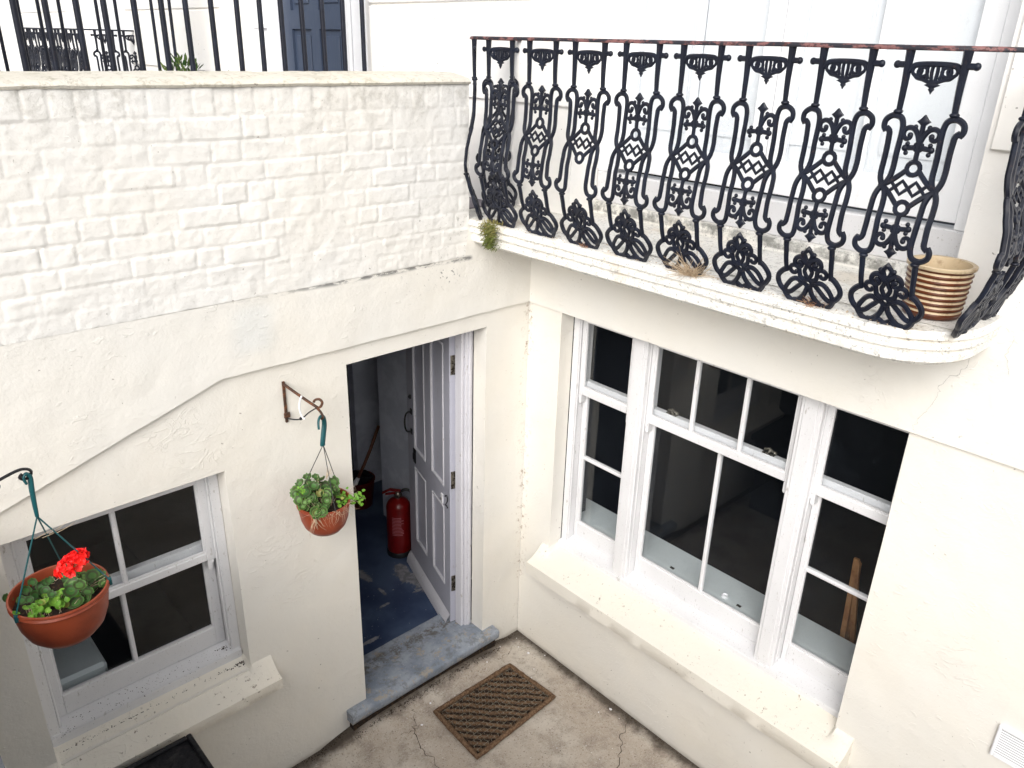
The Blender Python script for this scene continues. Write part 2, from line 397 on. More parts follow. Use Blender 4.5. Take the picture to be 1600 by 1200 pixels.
def cr(pts, k=6, closed=False):   # Catmull-Rom smoothing
    P = [Vector(p) for p in pts]; n = len(P); out = []
    for i in range(n if closed else n-1):
        if closed: a_, b_, c_, d_ = P[i-1], P[i], P[(i+1) % n], P[(i+2) % n]
        else: a_, b_, c_, d_ = P[max(i-1, 0)], P[i], P[i+1], P[min(i+2, n-1)]
        for j in range(k):
            t = j/k
            out.append(.5*((2*b_)+(c_-a_)*t+(2*a_-5*b_+4*c_-d_)*t*t+(3*b_-a_-3*c_+d_)*t**3))
    if not closed: out.append(P[-1])
    return out
def nz(x, y, z, s): return noise.noise(Vector((x*s, y*s, z*s)))
def wob(p, amp):
    x, y, z = p
    return (x+amp*(nz(x, y, z, 2.1)+.5*nz(x, y, z, 7)), y+amp*(nz(x+9, y, z, 2.1)+.5*nz(x+9, y, z, 7)), z+amp*.5*(nz(x, y+5, z, 3)))
def lines(a, b, cuts, step):
    xs = sorted(set([a, b]+[c for c in cuts if a < c < b])); out = [xs[0]]
    for p, q in zip(xs, xs[1:]):
        k = max(1, math.ceil((q-p)/step)); out += [p+(q-p)*i/k for i in range(1, k+1)]
    return out
def holed(mapf, u0, u1, z0, z1, d0, d1, holes, step=.07, amp=.0012):
    """wall slab with rectangular openings; mapf(u,d,z); d0 is the face"""
    us = lines(u0, u1, [h[0] for h in holes]+[h[1] for h in holes], step)
    zs = lines(z0, z1, [h[2] for h in holes]+[h[3] for h in holes], step)
    mb = MB(); I = {}
    def V(i, j, k):
        if (i, j, k) not in I:
            p = mapf(us[i], (d0, d1)[k], zs[j]); I[i, j, k] = mb.vert(wob(p, amp) if k == 0 else p)
        return I[i, j, k]
    def solid(i, j):
        if i < 0 or j < 0 or i >= len(us)-1 or j >= len(zs)-1: return False
        cu, cz = (us[i]+us[i+1])/2, (zs[j]+zs[j+1])/2
        return not any(h[0] < cu < h[1] and h[2] < cz < h[3] for h in holes)
    for i in range(len(us)-1):
        for j in range(len(zs)-1):
            if not solid(i, j): continue
            mb.face([V(i, j, 0), V(i+1, j, 0), V(i+1, j+1, 0), V(i, j+1, 0)])
            mb.face([V(i, j, 1), V(i, j+1, 1), V(i+1, j+1, 1), V(i+1, j, 1)])
            if not solid(i-1, j): mb.face([V(i, j, 0), V(i, j+1, 0), V(i, j+1, 1), V(i, j, 1)])
            if not solid(i+1, j): mb.face([V(i+1, j, 0), V(i+1, j, 1), V(i+1, j+1, 1), V(i+1, j+1, 0)])
            if not solid(i, j-1): mb.face([V(i, j, 0), V(i, j, 1), V(i+1, j, 1), V(i+1, j, 0)])
            if not solid(i, j+1): mb.face([V(i, j+1, 0), V(i+1, j+1, 0), V(i+1, j+1, 1), V(i, j+1, 1)])
    return mb
mapA = lambda u, d, z: (u, d, z)          # door wall: faces -y
mapB = lambda u, d, z: (d, -u, z)         # house front: faces -x, u grows towards the camera

# ------------------------------------------------------------------ ground, pavement, street
g = MB()
def gz(x, y):      # the concrete rises gently towards the door step
    return .062*max(0, 1-abs((x+.76)/.66)**3)*math.exp(-(y/.13)**2)+.002*nz(x, y, 0, 3)
g.grid(110, 150, lambda u, v: (-2.75+2.76*u, .01-6.01*v**2.2, gz(-2.75+2.76*u, .01-6.01*v**2.2)))
# hairline cracks, thin dark slits laid on the concrete
g.cur = 1
def crack(mb, pts, wd, up=(0, 0, 1), jag=.012, seed=1):
    rr_ = random.Random(seed); P = cr(pts, 7); P = [p+Vector([rr_.uniform(-jag, jag) for _ in range(3)]) for p in P]
    upv = Vector(up)
    for p in P:
        p -= upv*(p.dot(upv)-Vector(pts[0]).dot(upv))
        if up == (0, 0, 1): p.z += gz(p.x, p.y)
    ids = []
    for i, p in enumerate(P):
        t = (P[min(i+1, len(P)-1)]-P[max(0, i-1)]).normalized(); s_ = t.cross(upv).normalized()*wd*rr_.uniform(.4, 1.3)*(1-.6*abs(2*i/len(P)-1))
        ids.append((mb.vert(p+s_), mb.vert(p-s_)))
    for (a_, b_), (c_, d_) in zip(ids, ids[1:]): mb.face([a_, b_, d_, c_])
crack(g, [(-.90, -.12, .002), (-.92, -.16, .002), (-.97, -.22, .002), (-1.02, -.34, .002), (-1.01, -.45, .002), (-1.06, -.6, .002)], .0022, seed=3)
crack(g, [(-.90, -.21, .002), (-.97, -.22, .002), (-1.05, -.20, .002)], .0016, seed=4)
crack(g, [(-.03, -.95, .002), (-.16, -1.0, .002), (-.3, -1.1, .002), (-.44, -1.12, .002)], .002, seed=5)
crack(g, [(-.14, -.10, .002), (-.22, -.13, .002), (-.30, -.12, .002)], .0015, seed=6)
tag(g.build('ground', [M['concrete'], M['soil']]), 'worn beige concrete yard floor with hairline cracks below the windows', 'ground', kind='structure')
p = MB(); p.box(-8, -2.95, -60, 60, 1.6, 1.9)
tag(p.build('pavement', M['paving']), 'grey street pavement above the basement yard', 'pavement', kind='structure')
p = MB(); p.box(-300, -8.0, -300, 300, 1.5, 1.78)
tag(p.build('road', M['asphalt']), 'dark asphalt road beyond the pavement', 'road', kind='structure')
p = MB(); p.box(-2.95, -2.75, -6, 0.02, -.3, 1.93)
tag(p.build('retaining_wall', M['oldwall']), 'dark weathered wall holding up the pavement on the street side of the yard', 'wall')
p = MB(); p.box(-2.75, 0, -6.2, -6, -.3, 1.93)
tag(p.build('yard_end_wall', M['wall']), 'cream wall closing the far end of the basement yard', 'wall')

# ------------------------------------------------------------------ bridge wall (door wall)
WA = thing('entrance_wall', 'white painted brick parapet wall with basement door and small sash window under it', 'wall', (-1.5, 0, 0))
holes = [(-1.1254, -.2981, -.05, 2.112), (-2.54, -1.722, .74, 1.79)]
low = holed(mapA, -3.1, 0, -.05, 2.66, 0, .10, holes)
low.build('lower_wall', M['wall'], WA, origin=(-1.5, 0, 0), smooth=True, ang=40)
def zlow(x): return 2.197 + (0.006*math.sin(x*9)) if x > -1.69 else 2.197-(-1.69-x)*.33 - .0*x
def zlow2(x):
    t = (-1.60-x)/.22
    return (2.200 if x > -1.69 else 2.200-(-1.69-x)*.338)+.0025*nz(x, 0, 0, 9)
b = MB()
xs = lines(-3.1, 0.0, [-.434], .022); zn = 16
def bandf(i, j, back=False):
    x = xs[i]; lo = zlow2(x); hi = 2.502 if x <= -.4341 else 2.66
    z = lo+(hi-lo)*j/zn
    y = -.018-.0022*nz(x, 0, z, 3)-.0014*nz(x, 1, z, 11)
    return (x, y, z)
st = []
for i in range(len(xs)): st.append([b.vert(bandf(i, j)) for j in range(zn+1)])
for i in range(len(xs)-1):
    for j in range(zn): b.face([st[i][j], st[i+1][j], st[i+1][j+1], st[i][j+1]])
lip = [b.vert((xs[i], .012, zlow2(xs[i])-.001)) for i in range(len(xs))]
for i in range(len(xs)-1): b.face([st[i][0], lip[i], lip[i+1], st[i+1][0]])
b.build('render_band', M['band'], WA, origin=(-1.5, 0, 2.3), smooth=True, ang=50)
# brickwork as a real relief of painted bricks
rows = [2.495, 2.57, 2.645, 2.72, 2.795, 2.87, 2.945, 3.02, 3.098, 3.18, 3.287]
brng = random.Random(3); rowb = []
for k in range(len(rows)-1):
    x = -3.2+brng.uniform(-.1, .05); L = [x]; st_ = brng.random() < .5
    while x < -.40:
        if k == len(rows)-2: x += .076+brng.uniform(-.006, .006)
        else:
            x += (.222 if st_ else .108)+brng.uniform(-.008, .008)
            st_ = not st_ if brng.random() < .62 else st_
        L.append(x)
    rowb.append([(a_, b_, brng.uniform(-.0035, .0035), brng.uniform(-.0025, .0025)) for a_, b_ in zip(L, L[1:])])
import bisect
def brick_h(x, z):
    zz = z+.006*nz(x, 0, z, 1.7)+.003*nz(x, 4, z, 9); xx = x+.005*nz(x, 7, z, 5)
    k = min(max(bisect.bisect(rows, zz)-1, 0), len(rows)-2)
    for a_, b_, h_, tl in rowb[k]:
        if a_ <= xx < b_:
            d = min((xx-a_)*1.0, (b_-xx)*1.0, zz-rows[k], rows[k+1]-zz); c = (xx-(a_+b_)/2)*tl*6
            e = min(1., max(0., (d-.0015+.0015*nz(x, 8, z, 20))/.0065)); e = e*e*(3-2*e)
            am = min(.95, max(.34, .60+.9*nz(x, 2, z, 1.9)))
            if z < 2.62 or x < -2.6: am *= .55
            vj = min(1, min(xx-a_, b_-xx)/.012); return e*(.0023+.0012*vj+h_*.6)*am+c*am
    return 0
b = MB(); nu, nv = 400, 122; X0, X1, Z0, Z1 = -3.1, -.434, 2.502, 3.283
def bf(u, v):
    x = X0+(X1-X0)*u; z = Z0+(Z1-Z0)*v
    y = -.013-brick_h(x, z)-.004*nz(x, 0, z, 2)-.0026*nz(x, 5, z, 14)-.0016*nz(x, 3, z, 38)
    if u == 1: x += .003*nz(0, 3, z, 12)
    return (x, y, z)
b.grid(nu, nv, bf)
rt = [b.vert((X1+.002, .24, Z0+(Z1-Z0)*j/nv)) for j in range(0, nv+1)]
for j in range(nv): b.face([j*(nu+1)+nu, rt[j], rt[j+1], (j+1)*(nu+1)+nu])
b.build('brickwork', M['brick'], WA, origin=(-1.5, 0, 2.9), smooth=True, ang=60)
b = MB()
prof = [(-.021, 3.275), (-.026, 3.284), (-.019, 3.293), (.0, 3.300), (.05, 3.309), (.12, 3.318), (.20, 3.318), (.25, 3.308), (.262, 3.29), (.262, 3.27)]
def cf(u, v):
    x = -3.1+(2.669)*u; k = v*(len(prof)-1); i = min(int(k), len(prof)-2); t = k-i
    y = prof[i][0]*(1-t)+prof[i+1][0]*t; z = prof[i][1]*(1-t)+prof[i+1][1]*t
    return (x, y+.004*nz(x, y, 0, 8)+.002*nz(x, y, 3, 30), z+.003*nz(x, y, 5, 5)+.0016*nz(x, y, 5, 26))
b.grid(280, 18, cf)
b.face([b.vert(cf(1, k/9)) for k in range(10)][::-1])
b.build('coping', M['coping'], WA, origin=(-1.5, 0, 3.3), smooth=True, ang=60)
b = MB(); b.box(-3.1, -.436, .02, .24, 2.60, 3.272)
b.build('parapet_core', M['facade'], WA, origin=(-1.5, .1, 2.9))
# sills
def sill(mapf, u0, u1, w0, w1, d_front, d_back, zf0, zf1, zb, stool=.028):
    """u0..u1 whole length, w0..w1 the opening; sloping top with raised concave ends"""
    mb = MB(); us = lines(u0, u1, [u0+.004, w0-.004, w0+.012, w1-.012, w1+.004, u1-.004], .05)
    prof_n = 9; rings = []
    for u in us:
        end = 0 if w0+.01 < u < w1-.01 else 1
        ring = []
        for k in range(prof_n+1):
            t = k/prof_n; d = d_front+(d_back-d_front)*t
            z = zf1+(zb-zf1)*t
            if end: z = zf1+(zb+stool-zf1)*(t**.55 if t < .5 else .5**.55+(t-.5)*.4*2*(1-.5**.55)) if False else zf1+(zb+stool-zf1)*min(1, (t/.62)**1.8)
            ring.append(mb.vert(wob(mapf(u, d, z), .0007)))
        ring = [mb.vert(wob(mapf(u, d_back, zf0), .0006)), mb.vert(wob(mapf(u, d_front+.006, zf0), .0006)), mb.vert(wob(mapf(u, d_front, zf0+.006), .0006)), mb.vert(wob(mapf(u, d_front, zf1-.006), .0006))]+ring
        rings.append(ring)
    for A_, B_ in zip(rings, rings[1:]):
        for k in range(len(A_)-1): mb.face([A_[k], B_[k], B_[k+1], A_[k+1]])
    mb.face(rings[0]); mb.face(rings[-1][::-1])
    return mb
# windows -----------------------------------------------------------------
def bx(mb, *a, bev=.003): mb.box(*a, bev=bev)
def horn(mb, u, d0, d1, z, wd, dr):
    P = [(0, 0), (0, -.045), (-.006, -.052), (-.016, -.048), (-.02, -.036), (-.018, -.024), (-.026, -.014), (-.03, 0)]
    f0 = [mb.vert((u+dr*p[0], d0, z+p[1])) for p in P]; f1 = [mb.vert((u+dr*p[0], d1, z+p[1])) for p in P]
    mb.face(f0); mb.face(f1[::-1])
    for i in range(len(P)): mb.face([f0[i], f0[(i+1) % len(P)], f1[(i+1) % len(P)], f1[i]])

def sash(parent, name, mapf, u0, u1, d0, d1, z0, z1, st, rt_, rb, vb=(), hb=(), horns=False, org=(0, 0, 0)):
    mb = MB(mapf); dm = (d0+d1)/2
    bx(mb, u0, u0+st, d0, d1, z0, z1); bx(mb, u1-st, u1, d0, d1, z0, z1)
    bx(mb, u0+st, u1-st, d0+.001, d1-.001, z0, z0+rb); bx(mb, u0+st, u1-st, d0+.001, d1-.001, z1-rt_, z1)
    # putty bead round the glass
    for a_, b_ in ((u0+st, u0+st+.008), (u1-st-.008, u1-st)): mb.box(a_, b_, dm-.012, dm-.001, z0+rb, z1-rt_)
    mb.box(u0+st+.008, u1-st-.008, dm-.012, dm-.001, z0+rb, z0+rb+.008)
    for u in vb: bx(mb, u-.010, u+.010, d0+.003, d1-.003, z0+rb, z1-rt_, bev=.005)
    for z in hb: bx(mb, u0+st, u1-st, d0+.003, d1-.003, z-.010, z+.010, bev=.005)
    if horns: horn(mb, u0+st, d0, d1, z0, .03, 1); horn(mb, u1-st, d0, d1, z0, .03, -1)
    s_ = mb.build(name, M['wood'], parent, origin=org)
    g_ = MB(mapf); g_.box(u0+st-.004, u1-st+.004, dm, dm+.004, z0+rb-.004, z1-rt_+.004)
    g_.build('glass_pane', M['glass'], parent, origin=org)
    return s_
# small sash window under the parapet (part of the door wall)
O1 = (-2.13, .1, 1.25)
wf = MB(mapA)
bx(wf, -1.765, -1.723, .088, .20, .79, 1.79); bx(wf, -2.538, -2.495, .088, .20, .79, 1.79)
bx(wf, -2.495, -1.765, .089, .20, 1.735, 1.79)
bx(wf, -1.775, -1.765, .094, .104, .83, 1.74); bx(wf, -2.495, -2.485, .094, .104, .83, 1.74)
wA = wf.build('sash_window', M['wood'], WA, origin=O1)
ws = MB(mapA)
ws.grid(14, 3, lambda u, v: (-2.53+.80*u, .078+.09*v, .812+.03*v))
bx(ws, -2.535, -1.725, .075, .17, .76, .810); ws.build('wooden_sill', M['wood'], wA, origin=O1)
sash(wA, 'upper_sash', mapA, -2.493, -1.767, .106, .140, 1.325, 1.74, .042, .03, .038, vb=(-2.142,), horns=True, org=O1)
sash(wA, 'lower_sash', mapA, -2.493, -1.767, .145, .180, .838, 1.395, .042, .07, .098, vb=(-2.155,), org=O1)
sill(mapA, -2.66, -1.622, -2.54, -1.722, -.10, .085, .628, .688, .772, .012).build('window_sill', M['sill'], WA, origin=(-2.1, 0, .7), smooth=True, ang=45)
# door frame
df = MB(mapA)
bx(df, -.346, -.2985, .105, .175, .135, 2.112); bx(df, -.366, -.348, .118, .175, .135, 2.09)
bx(df, -.330, -.314, .097, .105, .14, 2.08)
bx(df, -1.125, -1.07, .105, .20, .135, 2.112); bx(df, -1.07, -.372, .105, .20, 2.075, 2.112)
df.build('door_frame', M['doorframe'], WA, origin=(-.7, .15, .13))
# step
s = MB()
def stepf():
    us = lines(-1.248, -.214, [-1.12, -.30], .05); P = [(.10, .095), (-.052, .095), (-.057, .098), (-.061, .110), (-.063, .143), (-.060, .152), (-.052, .157), (.0, .161), (.16, .158), (.30, .150)]
    rings = []
    for u in us:
        out = u < -1.12 or u > -.30
        rings.append([s.vert(wob((u, min(y, .004) if out and y > 0 else y+.003*nz(u, 0, z, 11), z+.002*nz(u, y, 0, 13)), .002)) for y, z in P])
    for A_, B_ in zip(rings, rings[1:]):
        for k in range(len(P)-1): s.face([A_[k], B_[k], B_[k+1], A_[k+1]])
    s.face(rings[0]); s.face(rings[-1][::-1])
stepf()
s.build('door_step', M['step'], WA, origin=(-.7, 0, .1), smooth=True, ang=45)
s = MB(); s.box(-1.235, -.225, -.040, .02, .0, .094); s.build('step_gap_fill', M['soil'], WA, origin=(-.7, 0, .03))  # dark fill for the gap and dirt beneath the step
# corridor behind the door and the room behind the small window
cw = MB()
cw.box(0.004, .10, .10, 1.5, -.05, 2.3); cw.box(.075, .30, 1.95, 2.02, .1, 2.25)
cw.build('corridor_side_wall', M['greywall'], WA, origin=(-.7, 1.5, 0))
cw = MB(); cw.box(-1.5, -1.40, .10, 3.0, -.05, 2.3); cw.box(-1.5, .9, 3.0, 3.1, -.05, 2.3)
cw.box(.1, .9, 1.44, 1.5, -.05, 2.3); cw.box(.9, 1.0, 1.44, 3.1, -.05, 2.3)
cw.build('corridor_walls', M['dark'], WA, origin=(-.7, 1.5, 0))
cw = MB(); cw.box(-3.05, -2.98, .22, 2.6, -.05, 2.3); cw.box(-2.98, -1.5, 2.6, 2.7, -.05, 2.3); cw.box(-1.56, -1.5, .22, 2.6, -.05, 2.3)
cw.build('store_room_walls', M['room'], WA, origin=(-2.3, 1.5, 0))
cw = MB(); cw.box(-3.1, 1.0, .101, 3.6, 2.30, 2.60); cw.build('bridge_slab', M['landing'], WA, origin=(-1.5, 2, 2.5))
cw = MB(); cw.box(-3.1, -1.40, .10, 3.1, -.06, .05); cw.build('store_room_floor', M['room'], WA, origin=(-2.3, 1.5, 0))
f = MB(); f.box(-1.5, 1.0, .28, 3.1, .0, .125)
tag(f.build('corridor_floor', M['bluefloor']), 'dark blue painted corridor floor with grey peeling patches inside the open door', 'floor', kind='structure')
f = MB(); f.box(-3.1, .0, .26, 3.6, 2.60, 2.665)
tag(f.build('landing', M['landing']), 'purple grey landing behind the brick parapet', 'landing', kind='structure')

# door --------------------------------------------------------------------
DH = Vector((-.388, .194, .135)); dd = Vector((-.153+.361, .933-.253, 0)).normalized(); dn = Vector((-dd.y, dd.x, 0))  # dn: outer face, towards the corridor
def mapD(u, d, z): q = DH+dd*u-dn*d; return (q.x, q.y, DH.z+z)
DR = thing('basement_door', 'pale lilac grey four panel door standing open into the dark corridor', 'door', tuple(DH))
L = MB(mapD); Wd, Hd, T = .735, 1.93, .042
pan = [(.09, .30), (.405, .615)]; pz = [(.235, .80), (.93, 1.82)]
us = [0, .09, .30, .405, .615, Wd]; zs = [0, .235, .80, .93, 1.82, Hd]
for i in range(5):
    for j in range(5):
        if i in (1, 3) and j in (1, 3):
            L.box(us[i], us[i+1], .014, T-.014, zs[j], zs[j+1]); continue
        L.box(us[i], us[i+1], 0, T, zs[j], zs[j+1])
L.build('leaf', M['doorpaint'], DR, origin=DH)
for a_, b_ in pan:
    for c_, d_ in pz:
        L = MB(mapD)
        for q in ((a_, a_+.018, c_, d_), (b_-.018, b_, c_, d_), (a_+.018, b_-.018, c_, c_+.018), (a_+.018, b_-.018, d_-.018, d_)):
            L.box(q[0], q[1], -.004, .013, q[2], q[3], bev=.006)
        L.build('panel_moulding', M['doorframe'], DR, origin=DH)
L = MB(mapD)
L.grid(12, 4, lambda u, v: (.0+Wd*u, -.003-.032*(math.sin(v*math.pi/2)**.8 if v < 1 else 1), .075-.085*v))
L.box(0.0, Wd, -.035, -.001, -.012, -.009)
L.build('weather_bar', M['doorframe'], DR, origin=DH, smooth=True, ang=50)
for z in (.25, .965, 1.67):
    h = MB(mapD); h.box(-.0005, -.004, .006, .044, z, z+.112, .001); h.box(-.004, -.03, .046, .049, z, z+.112, .001)
    h.ring_tube([(-.006, .047, z-.006), (-.006, .047, z+.03), (-.006, .047, z+.06), (-.006, .047, z+.118)], .0085, 8)
    h.ball((-.006, .047, z+.123), .007, 6)
    h.build('hinge', M['steel'], DR, origin=DH)
h = MB(mapD); P = [(.655, -.005, 1.03), (.655, -.03, 1.035), (.655, -.042, 1.06), (.655, -.046, 1.10), (.655, -.042, 1.14), (.655, -.03, 1.165), (.655, -.005, 1.17)]
h.ring_tube(cr(P, 4), .006, 8); h.box(.64, .67, -.005, 0, 1.01, 1.05, .002); h.box(.64, .67, -.005, 0, 1.15, 1.19, .002)
h.build('pull_handle', M['black'], DR, origin=DH)
h = MB(mapD); h.box(.585, .625, -.006, 0, .83, .93, .002); h.box(.595, .615, -.014, -.006, .855, .9, .003); h.build('lock_plate', M['black'], DR, origin=DH)
h = MB(mapD); h.ball((.66, -.004, 1.27), .014, 8, (1, 1, 1)); h.build('upper_lock', M['black'], DR, origin=DH)
h = MB(mapD); h.box(.10, .128, -.010, 0, .81, .875, .003); h.build('bell_push', M['white_plastic'], DR, origin=DH)
h = MB(mapD); h.box(.108, .12, -.013, -.010, .835, .85, .001); h.build('bell_button', M['steel'], DR, origin=DH)
h = MB(mapD)   # painted numeral 2, drawn as an S-curved ribbon
P = cr([(.028, -.003, .878), (.034, -.003, .893), (.050, -.003, .899), (.064, -.003, .888), (.062, -.003, .868), (.046, -.003, .846), (.030, -.003, .826)], 5)
# seen from outside u runs right-to-left, so mirror
P = [Vector((.094-p_.x, p_.y, p_.z)) for p_ in P]+[Vector((.064, -.003, .824))]
h.ring_tube(P[:-1], .0042, 6, flat=.5); h.ring_tube([(.066, -.003, .826), (.045, -.003, .829), (.028, -.003, .823)], .0044, 6, flat=.5)
h.build('number_two', M['black'], DR, origin=DH)

# ------------------------------------------------------------------ house front
HB = thing('terraced_house', 'cream and white stucco house front with wide basement window and balcony above', 'house', (0, -1.8, 0))
holed(mapB, 0.001, 4.2, -.05, 2.60, 0, .093, [(.241, 1.99, .64, 2.197)]).build('basement_wall', M['wall'], HB, origin=(0, -1.8, 0), smooth=True, ang=40)
bd = MB()
def bandB(u, v):
    y = -.018-4.18*u; z = 2.197+.47*v
    return (-.016-.003*nz(0, y, z, 3)-.0015*nz(0, y, z, 12), y, z)
bd.grid(120, 12, bandB)
lipv = [bd.vert((.014, -.018-4.18*i/120, 2.196)) for i in range(121)]
for i in range(120): bd.face([i, i+1, lipv[i+1], lipv[i]])
bd.cur = 1
crack(bd, [(-.0195, -2.16, 2.60), (-.0195, -2.12, 2.55), (-.0195, -2.11, 2.48), (-.0195, -2.06, 2.42), (-.0195, -2.05, 2.35), (-.0195, -2.02, 2.27), (-.0195, -2.0, 2.21)], .0004, (1, 0, 0), .006, 9)
crack(bd, [(-.0195, -2.23, 2.63), (-.0195, -2.22, 2.57), (-.0195, -2.24, 2.50)], .0004, (1, 0, 0), .006, 10)
bd.build('string_band', [M['band'], M['soil']], HB, origin=(0, -1.8, 2.4), smooth=True, ang=50)
# upper facade with its french window opening, and the rusticated blocks standing proud above the joint
holed(mapB, -1.40, 4.2, 2.60, 7.5, 0, .30, [(.25, 2.0, 2.665, 5.4)], .12).build('facade_wall', M['facade'], HB, origin=(0, -1.8, 3))
rb = MB(); 
for (a_, b_) in ((-1.40, .232), (2.018, 4.2)):
    zz = 3.18
    while zz < 5.3: rb = MB(); rb.box(-.016, 0.004, -b_, -a_, zz, zz+.44, .004); rb.build('rusticated_block', M['facade'], HB, origin=(0, -1.8, 3.2)); zz += .455
# french window
O2 = (.2, -1.1, 2.9)
ff = MB(mapB); bx(ff, .251, .345, .19, .29, 2.885, 5.39); bx(ff, 1.905, 1.999, .19, .29, 2.885, 5.39); bx(ff, .345, 1.905, .19, .29, 5.3, 5.39)
bx(ff, .300, .318, .18, .19, 2.89, 5.3)
FW = ff.build('french_window', M['shutter'], HB, origin=O2)
for (a_, b_) in ((.348, 1.13), (1.134, 1.902)):
    lf = MB(mapB); stl = .075
    bx(lf, a_, a_+stl, .205, .245, 2.905, 5.29); bx(lf, b_-stl, b_, .205, .245, 2.905, 5.29)
    bx(lf, a_+stl, b_-stl, .206, .244, 2.905, 3.035); bx(lf, a_+stl, b_-stl, .206, .244, 5.2, 5.29)
    for z in (3.9, 4.6): bx(lf, a_+stl, b_-stl, .21, .24, z, z+.02)
    mdl = (a_+b_)/2; bx(lf, mdl-.012, mdl+.012, .21, .24, 3.035, 5.2)
    lf.build('casement', M['shutter'], FW, origin=O2)
    gg = MB(mapB); gg.box(a_+stl, b_-stl, .225, .229, 3.03, 5.21); gg.build('glass_pane', M['glass'], FW, origin=O2)
for k in range(4):
    sh = MB(mapB); a_ = .35+k*.389
    bx(sh, a_, a_+.383, .258, .285, 2.9, 5.28)
    for q in ((a_+.05, a_+.062, 3.1, 5.2), (a_+.32, a_+.332, 3.1, 5.2), (a_+.062, a_+.32, 3.1, 3.112)): sh.box(q[0], q[1], .251, .2575, q[2], q[3])
    sh.build('inner_shutter', M['shutter'], FW, origin=O2)
ws = MB(mapB); bx(ws, .252, 1.998, .188, .29, 2.742, 2.884, bev=.006)
ws.build('wooden_sill', M['wood'], FW, origin=O2)
ws = MB(mapB); ws.grid(60, 4, lambda u, v: (.252+1.744*u, (.175, .176, .178, .19, .30)[int(v*4+.01)]+.003*nz(u*2, v, 0, 9), (2.66, 2.70, 2.735, 2.742, 2.7425)[int(v*4+.01)]+.003*nz(u*2, v, 4, 9)))
ws.build('stone_kerb', M['slab'], FW, origin=O2, smooth=True, ang=50)
# balcony slab: moulded edge swept round the plan
plan = [(.30, .115), (-.16, .115)]
slabpath = [Vector((-.0, .17, 0)), Vector((-.2, .17, 0)), Vector((-.425, .17, 0)), Vector((-.432, .14, 0))]
for k in range(1, 23): slabpath.append(Vector((-.432, .09-k*(2.0/22), 0)))
for k in range(1, 12):
    t = k/11*math.pi/2; slabpath.append(Vector((-.16-.272*math.cos(t), -1.91-.275*math.sin(t), 0)))
slabpath += [Vector((-.08, -2.186, 0)), Vector((.0, -2.187, 0)), Vector((.02, -2.187, 0))]
# inset, z
sp = [(.30, 2.682), (.05, 2.681), (.006, 2.680), (0, 2.674), (.000, 2.655), (.014, 2.651), (.018, 2.645), (.007, 2.639), (.008, 2.621), (.024, 2.616), (.028, 2.609), (.016, 2.603), (.018, 2.578), (.032, 2.566), (.2, 2.565)]
mb = MB(); rings = []
for i, q in enumerate(slabpath):
    t = (slabpath[min(i+1, len(slabpath)-1)]-slabpath[max(0, i-1)]).normalized(); nrm = Vector((-t.y, t.x, 0))   # inward
    if i in (2, 3): nrm = Vector((.8, -.6, 0))
    c_ = Vector((0, 0, 0)); ring = []
    for ins, z in sp:
        pt = q+nrm*ins
        if ins >= .2: pt = Vector((max(pt.x, -.05), min(max(q.y, -1.95), .0), 0))
        ring.append(mb.vert((pt.x+.0025*nz(pt.x, pt.y, z, 6)+.0012*nz(pt.x, pt.y, z, 25), pt.y+.0025*nz(pt.x+4, pt.y, z, 6), z+.002*nz(pt.x, pt.y, z+3, 8))))
    rings.append(ring)
for A_, B_ in zip(rings, rings[1:]):
    for k in range(len(sp)-1): mb.face([A_[k], B_[k], B_[k+1], A_[k+1]])
mb.build('balcony_slab', M['slab'], HB, origin=(-.2, -1, 2.63), smooth=True, ang=38, fix=True)
mb = MB(); mb.grid(30, 90, lambda u, v: (-.30+.55*u, .15-2.29*v, 2.6845+.0022*nz(u*.5, v*2.2, 0, 7)))
mb.build('balcony_floor', M['slab'], HB, origin=(-.2, -1, 2.68), smooth=True)

# wide basement window ----------------------------------------------------
O3 = (.12, -1.1, 1.5)
wf = MB(mapB)
bx(wf, .243, .283, .095, .21, .74, 2.20); bx(wf, .283, .290, .102, .112, .80, 2.19)
bx(wf, 1.985, 2.06, .095, .21, .74, 2.20)
bx(wf, .283, 1.985, .096, .21, 2.15, 2.20)
for a_, b_ in ((.646, .738), (1.532, 1.628)):
    bx(wf, a_, b_, .080, .21, .745, 2.195, bev=.005); bx(wf, a_+.018, b_-.018, .074, .080, .76, 2.19)
    for q in (a_-.006, b_): bx(wf, q, q+.006, .104, .114, .8, 2.19)
WB = wf.build('sash_window', M['wood'], HB, origin=O3)
ws = MB(mapB); bx(ws, .243, 1.989, .066, .21, .74, .780, bev=.004)
ws.grid(20, 3, lambda u, v: (.246+1.74*u, .068+.10*v, .782+.02*v)); ws.build('wooden_sill', M['wood'], WB, origin=O3)
for (a_, b_, vb1, vb2, hb2, nm) in ((.286, .644, (), (), (1.325,), 'left'), (.740, 1.530, (1.0, 1.263), (1.152,), (), 'mid'), (1.630, 1.983, (), (), (1.325,), 'right')):
    sw = .024
    sash(WB, 'upper_sash', mapB, a_, b_, .115, .148, 1.722, 2.16, sw, .03, .042, vb=vb1, horns=True, org=O3)
    sash(WB, 'lower_sash', mapB, a_, b_, .153, .188, .80, 1.792, sw, .06, .102, vb=vb2, hb=hb2, org=O3)
for u in (.86, 1.39):
    k = MB(mapB); k.box(u-.03, u+.03, .155, .186, 1.793, 1.800, .002); k.ring_tube([(u-.025, .170, 1.808), (u, .170, 1.818), (u+.028, .162, 1.811)], .006, 6); k.ball((u+.03, .162, 1.811), .010, 6); k.ball((u, .170, 1.805), .011, 6)
    k.build('sash_lock', M['steel'], WB, origin=O3)
for u in (.93, 1.34): k = MB(mapB); k.box(u-.012, u+.012, .225, .240, .886, .892, .002); k.build('board_catch', M['black'], WB, origin=O3)
